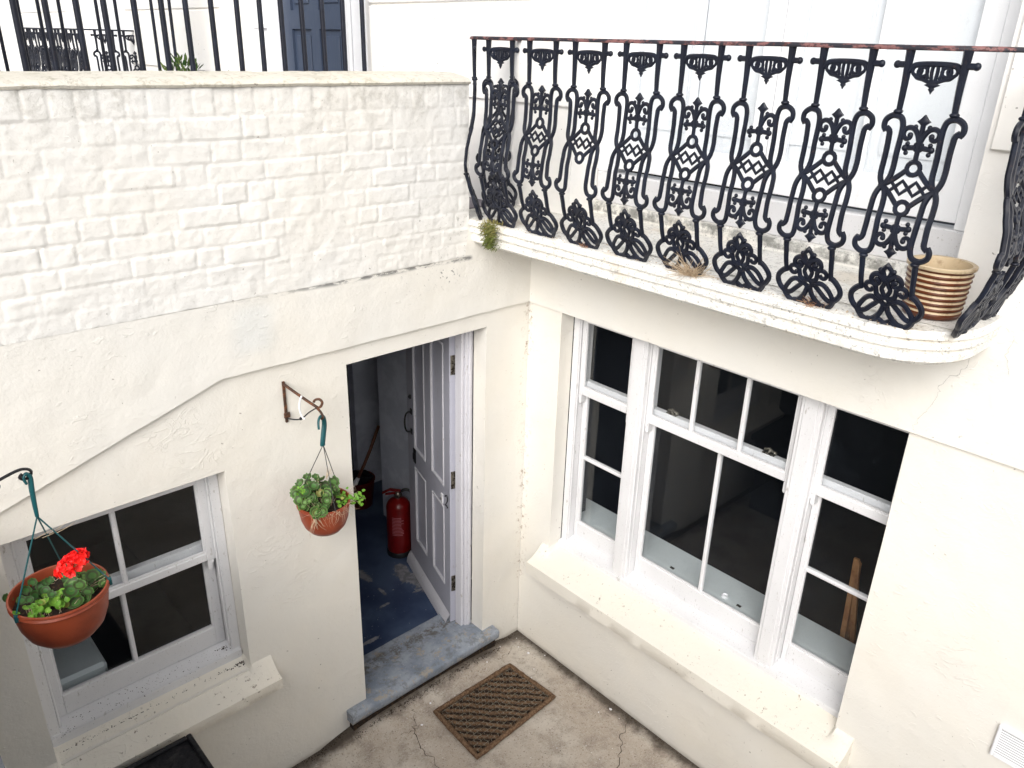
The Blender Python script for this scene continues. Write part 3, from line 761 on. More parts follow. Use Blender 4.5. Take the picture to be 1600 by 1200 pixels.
k = MB(mapB); k.lathe([(.018, 0), (.019, .003), (.016, .012), (.012, .012), (.011, .004), (.0001, .004)], (1.25, .245, .886), 20); k.build('suction_hook', M['white_plastic'], WB, origin=O3, smooth=True, ang=50)
k = MB(mapB); bx(k, .10, 2.1, .192, .415, .862, .886); k.build('inner_board', M['innerwood'], WB, origin=O3)
k = MB(mapB); bx(k, .47, .56, .33, .38, 1.99, 2.06); k.ring_tube([(.56, .345, 2.0), (.585, .34, 2.02), (.58, .34, 2.055), (.56, .345, 2.06)], .006, 6); k.build('pane_dark_box', M['black'], WB, origin=O3)  # small dark box seen through the upper left pane
sill(mapB, .185, 2.075, .241, 1.99, -.128, .075, .608, .688, .752, .014).build('window_sill', M['sill'], HB, origin=(0, -1.1, .67), smooth=True, ang=45)
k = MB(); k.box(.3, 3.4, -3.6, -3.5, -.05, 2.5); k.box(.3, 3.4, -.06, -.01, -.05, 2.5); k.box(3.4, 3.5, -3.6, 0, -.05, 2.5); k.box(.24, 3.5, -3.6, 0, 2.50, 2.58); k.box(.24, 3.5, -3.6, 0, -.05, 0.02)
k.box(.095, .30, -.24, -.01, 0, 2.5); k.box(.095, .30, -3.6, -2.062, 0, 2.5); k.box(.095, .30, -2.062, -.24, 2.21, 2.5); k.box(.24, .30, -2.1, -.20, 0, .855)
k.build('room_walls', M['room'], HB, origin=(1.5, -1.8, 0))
# wall vent
VT = thing('wall_vent', 'white louvred plastic vent low on the wall right of the wide window', 'vent', (-.005, -2.66, 1.14))
v = MB(mapB); 
for q in ((2.533, 2.545, 1.07, 1.215), (2.775, 2.787, 1.07, 1.215), (2.545, 2.775, 1.07, 1.080), (2.545, 2.775, 1.200, 1.215)): v.box(q[0], q[1], -.014, 0, q[2], q[3], .003)
v.build('frame', M['white_plastic'], VT, origin=(-.005, -2.66, 1.14))
v = MB(mapB)
for i in range(11):
    z = 1.084+i*.0106; i_ = [v.vert(p_) for p_ in ((2.545, -.012, z), (2.775, -.012, z), (2.775, -.0095, z+.0058), (2.545, -.0095, z+.0058), (2.545, -.0105, z), (2.775, -.0105, z), (2.775, -.008, z+.0055), (2.545, -.008, z+.0055))]
    for q in ((0, 1, 2, 3), (4, 7, 6, 5), (0, 4, 5, 1), (3, 2, 6, 7)): v.face([i_[k] for k in q])
v.build('louvre', M['white_plastic'], VT, origin=(-.005, -2.66, 1.14))
v = MB(mapB); v.box(2.545, 2.775, -.0015, 0.0, 1.08, 1.2); v.build('backing', M['oldwall'], VT, origin=(-.005, -2.66, 1.14))  # dark sheet, its colour stands in for the shade between the slats

# ------------------------------------------------------------------ balcony ironwork
def delta(t):      # outward bow of a panel, by depth below the rail
    K = [(0, 0), (.10, -.001), (.20, -.004), (.30, -.001), (.36, .008), (.41, .021), (.46, .032), (.52, .037), (.56, .033), (.62, .018), (.68, -.002), (.72, -.018), (.78, -.037)]
    for (a_, va), (b_, vb) in zip(K, K[1:]):
        if a_ <= t <= b_: s_ = (t-a_)/(b_-a_); s_ = s_*s_*(3-2*s_)*.5+s_*.5; return va+(vb-va)*s_
    return K[-1][1]
def pm(u, d, t): return (u, -d-delta(t), -t)     # local: x along the rail, -y outward, -z down; d=+ outward
class Iron(MB):
    def __init__(s): super().__init__(None)
    def st(s, pts, r_=.0072, k=5, closed=False, flat=.95, sm=True, lift=0):
        P = cr([(p[0], p[1], 0) for p in pts], k, closed) if sm else [Vector((p[0], p[1], 0)) for p in pts]
        rr_ = r_ if not isinstance(r_, (list, tuple)) else [r_[0]+(r_[1]-r_[0])*i/(len(P)-1) for i in range(len(P))]
        s.ring_tube([pm(p.x, lift, p.y) for p in P], rr_, 6, closed, up=(0, -1, 0), flat=flat)
    def circ(s, cx, cy, r_, w_=.006, n=14): s.st([(cx+r_*math.cos(i*2*math.pi/n), cy+r_*math.sin(i*2*math.pi/n)) for i in range(n)], w_, 1, True, sm=False)
    def blob(s, cx, cy, r_, sx=1, sy=1, d=.8): s.ball(pm(cx, 0, cy), r_, 7, (sx, d, sy))
    def spiral(s, cx, cy, r_, a0, turns, dirn, w_=.006):
        n = max(8, int(16*turns)); P = []
        for i in range(n+1):
            t = i/n; a_ = a0+dirn*turns*2*math.pi*t; q = r_*(1-.72*t); P.append((cx+q*math.cos(a_), cy+q*math.sin(a_)))
        s.st(P, (w_, w_*.85), 1, sm=False); s.blob(P[-1][0], P[-1][1], w_*1.25); return P[0]
    def diam(s, cx, cy, hx, hy, th=.006):
        c = [(cx, cy-hy), (cx+hx*.55, cy-hy*.35), (cx+hx, cy), (cx+hx*.45, cy+hy*.4), (cx, cy+hy), (cx-hx*.45, cy+hy*.4), (cx-hx, cy), (cx-hx*.55, cy-hy*.35)]
        f0 = [s.vert(pm(x, th*.5, y)) for x, y in c]; f1 = [s.vert(pm(x, -th, y)) for x, y in c]; a_ = s.vert(pm(cx, th*1.4, cy)); b_ = s.vert(pm(cx, -th*1.4, cy))
        for i in range(8): j = (i+1) % 8; s.face([a_, f0[i], f0[j]]); s.face([b_, f1[j], f1[i]]); s.face([f0[i], f1[i], f1[j], f0[j]])
TM = .3625
def strands():
    b = Iron()
    for s_ in (1, -1):
        b.st([(s_*.074, .0), (s_*.074, .03), (s_*.073, .09), (s_*.074, .158)], (.0135, .0085), 3)
        b.st([(s_*.074, .038), (s_*.09, .038), (s_*.101, .038)], .0085, 2); b.blob(s_*.103, .038, .0105)
        for my in (0, 1):
            Y = (lambda y: y) if not my else (lambda y: 2*TM-y)
            b.blob(s_*.075, Y(.160), .0135, 1, .55, 1); b.blob(s_*.076, Y(.170), .010)
            # keyhole loop with its two parallel legs
            b.st([(s_*.099, Y(.214)), (s_*.107, Y(.201)), (s_*.104, Y(.183)), (s_*.086, Y(.171)), (s_*.065, Y(.175)), (s_*.056, Y(.191)), (s_*.054, Y(.22)), (s_*.056, Y(.27)), (s_*.0565, Y(.325)), (s_*.064, Y(.352)), (s_*.074, TM)], .0088, 5)
            b.st([(s_*.1, Y(.205)), (s_*.090, Y(.213)), (s_*.087, Y(.225))], .0088, 3)
            b.st([(s_*.088, Y(.216)), (s_*.086, Y(.26)), (s_*.087, Y(.315)), (s_*.084, Y(.342)), (s_*.074, TM)], .0088, 4)
            b.st([(s_*.074, TM), (s_*.055, Y(.350)), (s_*.036, Y(.333)), (s_*.017, Y(.314))], .0078, 4)
        b.blob(s_*.074, TM, .0115, 1, .9, .7)
        # lower bars to the foot
        b.st([(s_*.077, .565), (s_*.077, .62), (s_*.076, .672)], (.0095, .008), 3)
        b.st([(s_*.076, .664), (s_*.092, .676), (s_*.105, .694), (s_*.107, .714), (s_*.098, .732), (s_*.086, .744), (s_*.080, .756), (s_*.068, .770), (s_*.050, .777), (s_*.034, .772), (s_*.020, .760)], .0095, 5)
    for my in (0, 1):
        y = .308 if not my else 2*TM-.308; b.circ(0, y, .018, .0072)
    for s_ in (1, -1): b.st([(i*.0185, TM+s_*.0185*(0, 1, 0, -1)[i % 4]) for i in range(-4, 5)], .0058, 1, sm=False)
    return b
def crest():
    b = Iron()
    b.st([(-.068, .056), (-.060, .043), (-.045, .037), (0, .035), (.045, .037), (.060, .043), (.068, .056)], .0075, 4)
    for s_ in (1, -1):
        b.circ(s_*.046, .053, .0125, .0050, 12); b.circ(s_*.031, .055, .0125, .0050, 12)
        b.st([(s_*.006, .036), (s_*.0075, .055), (s_*.005, .078)], .0052, 3)
        b.st([(s_*.019, .036), (s_*.020, .056), (s_*.015, .074)], .0050, 3)
        b.st([(s_*.052, .062), (s_*.043, .071), (s_*.028, .074), (s_*.012, .080), (0, .083)], .0055, 3)
    b.diam(0, .088, .021, .012, .005); b.diam(0, .099, .008, .012, .004)
    return b
def fleur(b, my, side=(1, -1)):
    Y = (lambda y: y) if not my else (lambda y: 2*TM-y)
    b.diam(0, Y(.1825), .0175, .0185, .007)
    b.st([(0, Y(.192)), (0, Y(.215)), (0, Y(.24)), (0, Y(.262)), (0, Y(.291))], .0075, 2)
    b.circ(0, Y(.250), .0100, .0066, 10)
    for s_ in (1, -1):
        if s_ in side:
            P = [(s_*.002, Y(.236)), (s_*.009, Y(.218)), (s_*.020, Y(.204)), (s_*.034, Y(.200)), (s_*.046, Y(.207)), (s_*.0475, Y(.221)), (s_*.040, Y(.230)), (s_*.030, Y(.228)), (s_*.027, Y(.220))]
            b.st(P, (.0080, .0062), 4); b.blob(s_*.029, Y(.220), .0080); b.blob(s_*.019, Y(.197), .0068)
        b.st([(s_*.008, Y(.252)), (s_*.020, Y(.253)), (s_*.032, Y(.255))], (.0078, .0068), 3)
        b.blob(s_*.036, Y(.255), .0092); b.blob(s_*.031, Y(.243), .0068); b.blob(s_*.031, Y(.268), .0068)
def one_fleur(my, sides=(1, -1)):
    b = Iron(); fleur(b, my, sides); return b
def footorn():
    b = Iron()
    b.diam(0, .584, .010, .010, .006)
    for s_ in (1, -1):
        b.st([(0, .585), (s_*.012, .598), (s_*.009, .614), (0, .630)], .0074, 3); b.blob(s_*.020, .600, .0075); b.st([(s_*.010, .598), (s_*.020, .600)], .0055, 1)
        b.st([(0, .630), (s_*.008, .648), (s_*.013, .660), (s_*.008, .674), (0, .688)], .0074, 3)
        b.st([(s_*.004, .634), (s_*.012, .622), (s_*.026, .614), (s_*.040, .620), (s_*.045, .634), (s_*.038, .646), (s_*.025, .646), (s_*.020, .636), (s_*.027, .630)], (.0088, .0074), 4); b.blob(s_*.028, .632, .0082)
        b.st([(s_*.014, .690), (s_*.026, .682), (s_*.030, .668), (s_*.032, .654), (s_*.044, .646), (s_*.058, .650), (s_*.062, .662), (s_*.055, .672), (s_*.044, .671), (s_*.040, .663)], (.0086, .0068), 4)
        b.st([(s_*.020, .698), (s_*.040, .692), (s_*.056, .698), (s_*.070, .714), (s_*.082, .736), (s_*.076, .748), (s_*.060, .742), (s_*.044, .726), (s_*.030, .712)], .0084, 3, True)
        b.st([(s_*.004, .710), (s_*.009, .730), (s_*.020, .750), (s_*.038, .768), (s_*.055, .772)], .0090, 4)
        b.blob(s_*.030, .696, .0085)
    b.circ(0, .699, .0125, .0085, 12)
    b.ball(pm(0, 0, .774), .018, 6, (1.3, .8, .5)); b.st([(0, .772), (.018, .760)], .006, 1); b.st([(0, .772), (-.018, .760)], .006, 1)
    return b
IM = M['iron']
def mesh_of(mb, name):
    o = mb.build(name, IM, None, smooth=True, ang=55); me = o.data; bpy.data.objects.remove(o); return me
ME = dict(panel=mesh_of(strands(), 'panel'), crest=mesh_of(crest(), 'crest'), up=mesh_of(one_fleur(0), 'fleur'), low=mesh_of(one_fleur(1), 'fleur'),
          half=mesh_of(one_fleur(0, (1,)), 'fleur'), foot=mesh_of(footorn(), 'foot_ornament'))
def iron_panel(parent, loc, rz, med='full', label=None):
    o = bpy.data.objects.new('panel', ME['panel']); COL.objects.link(o); o.parent = parent; o.location = loc; o.rotation_euler = (0, 0, rz)
    if label: o['label'] = label
    for nm, k in (('crest', 'crest'), ('fleur', 'half' if med == 'half' else 'up'), ('fleur', None if med == 'broken' else 'low'), ('foot_ornament', 'foot')):
        if k: c = bpy.data.objects.new(nm, ME[k]); COL.objects.link(c); c.parent = o
    return o
ZR = 3.4555
def balcony_rail(name, label, cat, off):
    BR = thing(name, label, cat, (0, off, ZR), 'ornate cast iron balcony railings')
    for k in range(8):
        med = {2: 'broken', 5: 'half'}.get(k, 'full') if off == 0 else 'full'
        lab = {2: 'panel whose lower fleur ornament has broken off', 5: 'panel missing the left scroll of its upper fleur'}.get(k) if off == 0 else None
        iron_panel(BR, (-.43, -.211-.2502*k, 0), -math.pi/2, med, lab)
    iron_panel(BR, (-.385, .012, 0), R(-129.7)); iron_panel(BR, (-.135, .115, 0), math.pi)
    for x in (-.275, -.03): iron_panel(BR, (x, -2.185, 0), 0)
    rl = MB(); P = [(.02, .115, 0), (-.2, .115, 0), (-.28, .112, 0), (-.325, .09, 0), (-.36, .05, 0), (-.395, .002, 0), (-.422, -.045, 0)]+[(-.43, -.1*k, 0) for k in range(1, 20)]
    for k in range(0, 9):
        t = k/8*math.pi/2; P.append((-.21-.22*math.cos(t), -1.965-.22*math.sin(t), 0))
    P += [(-.1, -2.185, 0), (.02, -2.185, 0)]
    P = [(x, y, z+.002*nz(x, y, 0, 3)) for x, y, z in P]
    # flat bar section
    rings = []
    V_ = [Vector(p_) for p_ in P]
    for i, q in enumerate(V_):
        t = (V_[min(i+1, len(V_)-1)]-V_[max(0, i-1)]).normalized(); n_ = Vector((-t.y, t.x, 0))
        rings.append([rl.vert(q+n_*a_+Vector((0, 0, c_))) for a_, c_ in ((-.014, -.001), (-.016, .003), (-.013, .010), (-.006, .0125), (.006, .0125), (.013, .010), (.016, .003), (.014, -.001))])
    for A_, B_ in zip(rings, rings[1:]):
        for k in range(8): rl.face([A_[k], B_[k], B_[(k+1) % 8], A_[(k+1) % 8]])
    rl.face(rings[0]); rl.face(rings[-1])
    o = rl.build('top_rail', M['rail'] if off == 0 else IM, None, smooth=True, ang=50); o.parent = BR
    return BR
balcony_rail('balcony_railing', 'near black cast iron balcony railing with scroll panels above the wide window', 'balcony railing', 0)
balcony_rail('balcony_railing', 'distant black balcony railing glimpsed between the railings at top left', 'balcony railing', 7.45)

# ------------------------------------------------------------------ neighbouring house beyond the landing
NB = thing('neighbouring_house', 'white stucco house with slate blue front door seen through the railings', 'house', (0, 5, 2.6))
ON = (0, 5, 2.6)
holed(mapB, -16, -1.40, 2.60, 7.5, 0, .30, [(-3.402, -1.45, 2.665, 5.2), (-7.2, -5.45, 2.665, 5.4), (-11.0, -9.2, 2.665, 5.2)], .25).build('facade_wall', M['facade'], NB, origin=ON)
rb = MB()
for (a_, b_) in ((-5.43, -3.42), (-9.18, -7.22), (-16, -11.02)):
    zz = 3.18
    while zz < 5.1: rb = MB(); rb.box(-.016, .004, -b_, -a_, zz, zz+.44, .004); rb.build('rusticated_block', M['facade'], NB, origin=ON); zz += .455
fr = MB(mapB)
bx(fr, -3.401, -2.86, .195, .29, 2.66, 5.19); bx(fr, -1.97, -1.451, .195, .29, 2.66, 5.19); bx(fr, -2.86, -1.97, .195, .29, 4.72, 5.19)
for a_ in (-3.20, -1.62): bx(fr, a_-.05, a_+.07, .175, .195, 2.66, 4.6); 
for a_ in (-2.92, -1.96): bx(fr, a_, a_+.05, .17, .195, 2.66, 4.7, bev=.01)
for a_ in (-3.27, -1.70): bx(fr, a_, a_+.2, .165, .195, 3.50, 3.53)
DF = fr.build('door_surround', M['shutter'], NB, origin=ON)
dr = MB(mapB)
us = [-2.858, -2.74, -2.47, -2.36, -2.09, -1.972]; zs = [2.67, 2.85, 3.50, 3.62, 4.55, 4.7]
for i in range(5):
    for j in range(5):
        if i in (1, 3) and j in (1, 3): dr.box(us[i], us[i+1], .235, .26, zs[j], zs[j+1]); dr.box(us[i]+.04, us[i+1]-.04, .225, .235, zs[j]+.04, zs[j+1]-.04, .008)
        else: dr.box(us[i], us[i+1], .215, .26, zs[j], zs[j+1])
dr.build('front_door', M['bluedoor'], NB, origin=ON)
sh = MB(mapB); bx(sh, -7.19, -5.46, .20, .25, 2.67, 5.39); 
for u in (-7.1, -6.68, -6.28, -5.88): 
    for q in ((u, u+.02), (u+.32, u+.34)): sh.box(q[0], q[1], .192, .20, 2.95, 5.2)
sh.build('french_window', M['shutter'], NB, origin=ON)
sh = MB(mapB); bx(sh, -10.99, -9.21, .20, .25, 2.67, 5.19); sh.build('far_window', M['shutter'], NB, origin=ON)
sl = MB(); sl.box(-.43, .0, 5.25, 7.55, 2.585, 2.68, .012); sl.build('balcony_slab', M['slab'], NB, origin=ON)
f = MB(); f.box(-2.9, .0, 3.62, 5.2, 1.0, 1.2)
tag(f.build('neighbouring_yard', M['concrete']), 'sunken yard floor of the next house', 'ground', kind='structure')

# entrance railings
def railing(name, label, y, x0, n, sp_, r_, z0, z1, fin=True):
    T_ = thing(name, label, 'railing', (x0, y, z0), 'plain black iron bar railings by the steps')
    bm_ = MB(); bm_.ring_tube([(0, 0, 0), (0, 0, (z1-z0)*.3), (0, 0, (z1-z0)*.6), (0, 0, z1-z0)], r_, 10)
    bm_.ring_tube([(0, 0, z1-z0), (0, 0, z1-z0+.03), (0, 0, z1-z0+.07), (0, 0, z1-z0+.14)], [r_*1.3, r_*1.9, r_*1.5, .001], 8)
    tmp = bm_.build('bar', IM, None, smooth=True, ang=50); me = tmp.data; bpy.data.objects.remove(tmp)
    for k in range(n):
        o = bpy.data.objects.new('bar', me); COL.objects.link(o); o.parent = T_
        o.location = (-k*sp_+rnd.uniform(-.004, .004), 0, 0); o.rotation_euler = (rnd.uniform(-.006, .006), rnd.uniform(-.006, .006), 0)
    for z in (z1-z0-.06, .08):
        q = MB(); q.box(-n*sp_, .06, -.02, .02, z, z+.014, .002); o = q.build('rail', IM, None); o.parent = T_
    return T_
railing('entrance_railing', 'thick black iron bar railing standing just behind the brick parapet', 1.37, -.075, 24, .1262, .0135, 2.665, 4.25)
railing('entrance_railing', 'thinner black iron bar railing farther back before the next balcony', 3.55, -.33, 16, .124, .0115, 2.665, 4.25)
# dark railing and post cluster at the far left
railing('street_railing', 'close set dark iron railing at the far left beyond the steps', 3.0, -1.62, 12, .07, .02, 1.9, 4.2)

# ------------------------------------------------------------------ foliage helpers
def leaf_disc(mb, c, nrm, r_, cup=.25, scal=7, rn=None):
    """round scalloped leaf"""
    nrm = Vector(nrm).normalized(); a_ = nrm.orthogonal().normalized(); a_.rotate(Matrix.Rotation(rnd.uniform(0, 6.28), 3, nrm)); b_ = nrm.cross(a_)
    rn = rnd.random() if rn is None else rn; n = 18; C_ = Vector(c); mp = []
    mb.cc = (.001, rn); ci = mb.vert(C_-nrm*cup*r_*.35)
    for q, rd in ((.5, .5), (.8, .8), (1., 1.)):
        mb.cc = (rd, rn); ring = []
        for k in range(n):
            t = k/n*2*math.pi; notch = .35*max(0, 1-abs(((t+math.pi) % (2*math.pi))-math.pi)/.30)
            rr_ = r_*q*(1+.06*math.sin(t*scal)*(q > .9))*(1-notch*q); wv = .10*r_*math.sin(t*scal)*(q > .9)+.1*r_*math.sin(2*t+rn*6)*q
            ring.append(mb.vert(C_+a_*math.cos(t)*rr_+b_*math.sin(t)*rr_+nrm*(cup*r_*(q*q-.3)+wv)))
        if mp:
            for k in range(n): mb.face([mp[k], ring[k], ring[(k+1) % n], mp[(k+1) % n]])
        else:
            for k in range(n): mb.face([ci, ring[k], ring[(k+1) % n]])
        mp = ring
    mb.cc = (0, 0)
def blade(mb, p, d, L_, wd, droop=.3, rn=None, seg=3):
    d = Vector(d).normalized(); s_ = d.cross(Vector((rnd.uniform(-1, 1), rnd.uniform(-1, 1), rnd.uniform(-1, 1)))).normalized()
    rn = rnd.random() if rn is None else rn; P = Vector(p); pr = None
    for i in range(seg+1):
        t = i/seg; ww = wd*math.sin(math.pi*min(1, .15+t*.85))*.5+wd*.05; mb.cc = (.3+.01*t, rn)
        q = P+d*L_*t+Vector((0, 0, -droop*L_*t*t)); a_ = mb.vert(q-s_*ww); b_ = mb.vert(q+s_*ww)
        if pr: mb.face([pr[0], pr[1], b_, a_])
        pr = (a_, b_)
    mb.cc = (0, 0)
def strand(mb, p, d, L_, r_=.0008, curl=.4, seg=6):
    P = [Vector(p)]; d = Vector(d).normalized()
    for i in range(seg):
        d = (d+Vector((rnd.uniform(-1, 1), rnd.uniform(-1, 1), rnd.uniform(-1, 1)))*curl).normalized(); P.append(P[-1]+d*L_/seg)
    mb.ring_tube(P, [r_*(1-.6*i/seg) for i in range(seg+1)], 4)
def bowl(mb, c, R_, H_, n=44):
    pr_ = [(.40*R_, 0), (.62*R_, .05*H_), (.80*R_, .22*H_), (.91*R_, .45*H_), (.965*R_, .72*H_), (.975*R_, .88*H_), (1.02*R_, .885*H_), (1.03*R_, .90*H_), (1.0*R_, .94*H_), (1.03*R_, .97*H_), (1.02*R_, 1.0*H_), (.98*R_, 1.0*H_), (.955*R_, .96*H_), (.94*R_, .72*H_), (.88*R_, .45*H_), (.7*R_, .2*H_), (.3*R_, .1*H_), (.00001, .1*H_)]
    mb.lathe(pr_, c, n)
def soil(mb, c, R_, bumpy=.008):
    def f_(u, v):
        r_ = R_*v; a_ = u*2*math.pi; x = c[0]+r_*math.cos(a_); y = c[1]+r_*math.sin(a_); return (x, y, c[2]+bumpy*nz(x, y, 0, 22)+.5*bumpy*nz(x, y, 3, 70)+.01*(1-v*v))
    mb.grid(36, 14, f_)

# hanging basket with green leaves ---------------------------------------
tip = Vector((-1.365, -.165, 2.035))
BK = thing('wall_bracket', 'rusty iron wall bracket with a white cable tie left of the door', 'bracket', (-1.431, 0, 2.0))
OB = (-1.431, 0, 2.0)
k = MB(); k.box(-1.438, -1.426, -.008, -.0005, 1.925, 2.115, .001); k.box(-1.446, -1.418, -.016, -.008, 1.948, 1.975, .003); k.build('wall_plate', M['rust'], BK, origin=OB)
k = MB(); k.ring_tube([(-1.432, -.006, 2.103), (-1.412, -.06, 2.080), (-1.388, -.12, 2.053), (-1.368, -.163, 2.033)], .0062, 6); k.build('arm', M['rust'], BK, origin=OB)
k = MB(); k.ring_tube(cr([(-1.431, -.012, 1.945), (-1.41, -.05, 1.948), (-1.40, -.085, 1.965), (-1.385, -.12, 2.0), (-1.37, -.155, 2.028)], 4), .003, 6); k.ball((-1.405, -.08, 1.962), .007, 6); k.build('brace', M['black'], BK, origin=OB)
k = MB(); k.ring_tube(cr([(-1.369, -.16, 2.03), (-1.362, -.178, 2.04), (-1.356, -.184, 2.06), (-1.362, -.172, 2.072), (-1.372, -.155, 2.066), (-1.376, -.150, 2.055)], 4), .0055, 6)
k.ring_tube(cr([(-1.369, -.16, 2.03), (-1.362, -.175, 2.015), (-1.358, -.185, 1.995), (-1.362, -.178, 1.983)], 4), .0055, 6); k.build('scroll_end', M['rust'], BK, origin=OB)
k = MB(); k.ring_tube(cr([(-1.402, -.098, 2.072), (-1.405, -.085, 2.045), (-1.408, -.082, 2.01), (-1.402, -.088, 1.972), (-1.395, -.1, 1.966)], 5), .0035, 6, flat=1.4); k.build('cable_tie', M['white_plastic'], BK, origin=OB)

def hanging(label, apex, cen, R_, H_, hookdrop, rope_mat, angs):
    HG = thing('hanging_basket', label, 'hanging basket', tuple(cen), 'terracotta hanging plant pots')
    oc = tuple(cen)
    k = MB(); bowl(k, oc, R_, H_); k.build('pot', M['terracotta'], HG, smooth=True, ang=50, origin=oc)
    k = MB(); soil(k, (cen.x, cen.y, cen.z+H_*.80), R_*.95); k.build('soil', M['soil'], HG, smooth=True, origin=oc)
    ax = Vector(apex); hb = ax+Vector((0, 0, -hookdrop))
    for a_ in angs:
        k = MB(); q = Vector((cen.x+R_*1.03*math.cos(a_), cen.y+R_*1.03*math.sin(a_), cen.z+H_*.99))
        k.ring_tube([hb, (hb*2+q)/3, (hb+q*2)/3, q], .0017 if R_ < .13 else .0024, 6)
        if R_ > .13: k.box(q.x-.006, q.x+.006, q.y-.006, q.y+.006, q.z-.022, q.z+.006, .002)
        k.build('cord', rope_mat, HG, origin=oc)
    return HG, oc, hb
c1 = Vector((-1.385, -.185, 1.456)); 
HG, oc, hb = hanging('small terracotta pot of round green geranium leaves hanging beside the door', (-1.364, -.18, 1.985), c1, .112, .150, .12, M['black'], (R(25), R(150), R(265)))
k = MB(); P = cr([(-1.392, -.205, 1.955), (-1.386, -.195, 1.985), (-1.368, -.180, 1.998), (-1.350, -.170, 1.985), (-1.346, -.170, 1.955), (-1.356, -.176, 1.915), (-1.366, -.181, 1.875), (-1.366, -.180, 1.862)], 5)
k.ring_tube(P, [.0065+.005*min(1, i/len(P)*1.6) for i in range(len(P))], 8, flat=.6); k.build('hook', M['green_plastic'], HG, smooth=True, origin=oc)
k = MB(); st_ = MB()
for i in range(62):
    a_ = rnd.uniform(0, 6.28); r_ = .094*math.sqrt(rnd.random()); h_ = .125+rnd.uniform(0, .125)*(1-(r_/.12)**2)+.015
    x = c1.x-.026+r_*math.cos(a_)*1.0; y = c1.y+r_*math.sin(a_)*.9+.012; z = c1.z+h_+.012
    nr = Vector((math.cos(a_)*r_*6-.25, math.sin(a_)*r_*6-.35, 1+rnd.uniform(-.2, .2)))+Vector((rnd.uniform(-.4, .4), rnd.uniform(-.4, .4), 0))
    leaf_disc(k, (x, y, z), nr, rnd.uniform(.012, .030), rnd.uniform(.25, .6))
    strand(st_, (c1.x+(x-c1.x)*.4, c1.y+(y-c1.y)*.4, c1.z+.09), Vector((x, y, z))-Vector((c1.x+(x-c1.x)*.4, c1.y+(y-c1.y)*.4, c1.z+.09)), .9*(h_-.05), .0014, .05, 3)
for i in range(6):
    a_ = rnd.uniform(-2.6, -1.9); leaf_disc(k, (c1.x+.108*math.cos(a_)-.01, c1.y+.108*math.sin(a_), c1.z+.150+rnd.uniform(-.015, .02)), (math.cos(a_), math.sin(a_), .6), rnd.uniform(.014, .024), .5)
k.build('geranium_leaves', M['leaf'], HG, smooth=True, origin=oc, fix=False)
k = MB()
for i in range(70):    # trailing bright seedling leaves at right
    t = rnd.random(); p_ = Vector((c1.x+.04+.10*t, c1.y-.05-.03*t, c1.z+.155+.02*rnd.random()-.03*t))+Vector((rnd.gauss(0, .016), rnd.gauss(0, .016), rnd.gauss(0, .014)))
    leaf_disc(k, p_, (rnd.uniform(-.5, .5), -.5+rnd.uniform(-.4, .4), 1), rnd.uniform(.005, .0095), .2, 0)
for i in range(12):
    p_ = Vector((c1.x-.105, c1.y-.02, c1.z+.245))+Vector((rnd.gauss(0, .009), rnd.gauss(0, .009), rnd.gauss(0, .009))); leaf_disc(k, p_, (rnd.uniform(-1, 1), -1, 1), .006, .2, 0)
k.build('seedling_leaves', M['leafy'], HG, smooth=True, origin=oc, fix=False)
for i in range(60):
    a_ = rnd.uniform(-2.6, .1); strand(st_, (c1.x+.112*math.cos(a_), c1.y+.112*math.sin(a_), c1.z+.150), (math.cos(a_)*.35-.4*math.sin(a_)*rnd.choice((-1, 1)), math.sin(a_)*.35, rnd.uniform(-.9, .2)), rnd.uniform(.03, .08), .0007, .45)
for i in range(16): strand(st_, (c1.x-.085, c1.y-.078, c1.z+.145), (-.3+rnd.uniform(-.3, .3), -.4, -1), rnd.uniform(.05, .10), .0013, .4)
for i in range(7): strand(st_, (c1.x+.02, c1.y, c1.z+.245), (.3+rnd.uniform(-.3, .5), 0, .9), .05, .0012, .2, 4)
strand(st_, (c1.x-.07, c1.y, c1.z+.165), (-.35, 0, .9), .09, .0012, .1, 4)
st_.build('dry_stems', M['twig'], HG, smooth=True, origin=oc)

# larger hanging basket with the red flower ------------------------------
tip2 = Vector((-2.455, -.40, 2.232))
B2 = thing('scroll_bracket', 'thin black scrolled iron bracket at the left edge holding the larger basket', 'bracket', (-2.748, -.44, 2.1)); OB = (-2.748, -.44, 2.1)
k = MB(); k.box(-2.7495, -2.744, -.452, -.428, 1.70, 1.93, .001); k.build('wall_plate', M['black'], B2, origin=OB)
k = MB(); k.box(-2.752, -2.744, -.447, -.433, 1.93, 2.26, .001)
k.ring_tube(cr([(-2.745, -.44, 2.20), (-2.66, -.435, 2.212), (-2.56, -.42, 2.232), (-2.49, -.408, 2.246), (-2.462, -.403, 2.242), (-2.450, -.40, 2.228), (-2.457, -.40, 2.213), (-2.474, -.403, 2.211), (-2.483, -.405, 2.222), (-2.474, -.403, 2.230)], 5), .0045, 6, up=(0, -1, 0), flat=1.5)
k.build('arm', M['black'], B2, origin=OB)
k = MB(); k.ring_tube(cr([(-2.745, -.44, 2.02), (-2.68, -.44, 2.10), (-2.60, -.43, 2.17), (-2.555, -.42, 2.20), (-2.540, -.42, 2.222), (-2.558, -.42, 2.235)], 5), .0045, 6, up=(0, -1, 0), flat=1.5); k.build('brace', M['black'], B2, origin=OB)
c2 = Vector((-2.453, -.40, 1.625))
HG, oc, hb = hanging('large terracotta pot with a red geranium flower hanging in front of the small window', (-2.463, -.402, 2.222), c2, .142, .175, .145, M['green_plastic'], (R(-157), R(-20), R(71)))
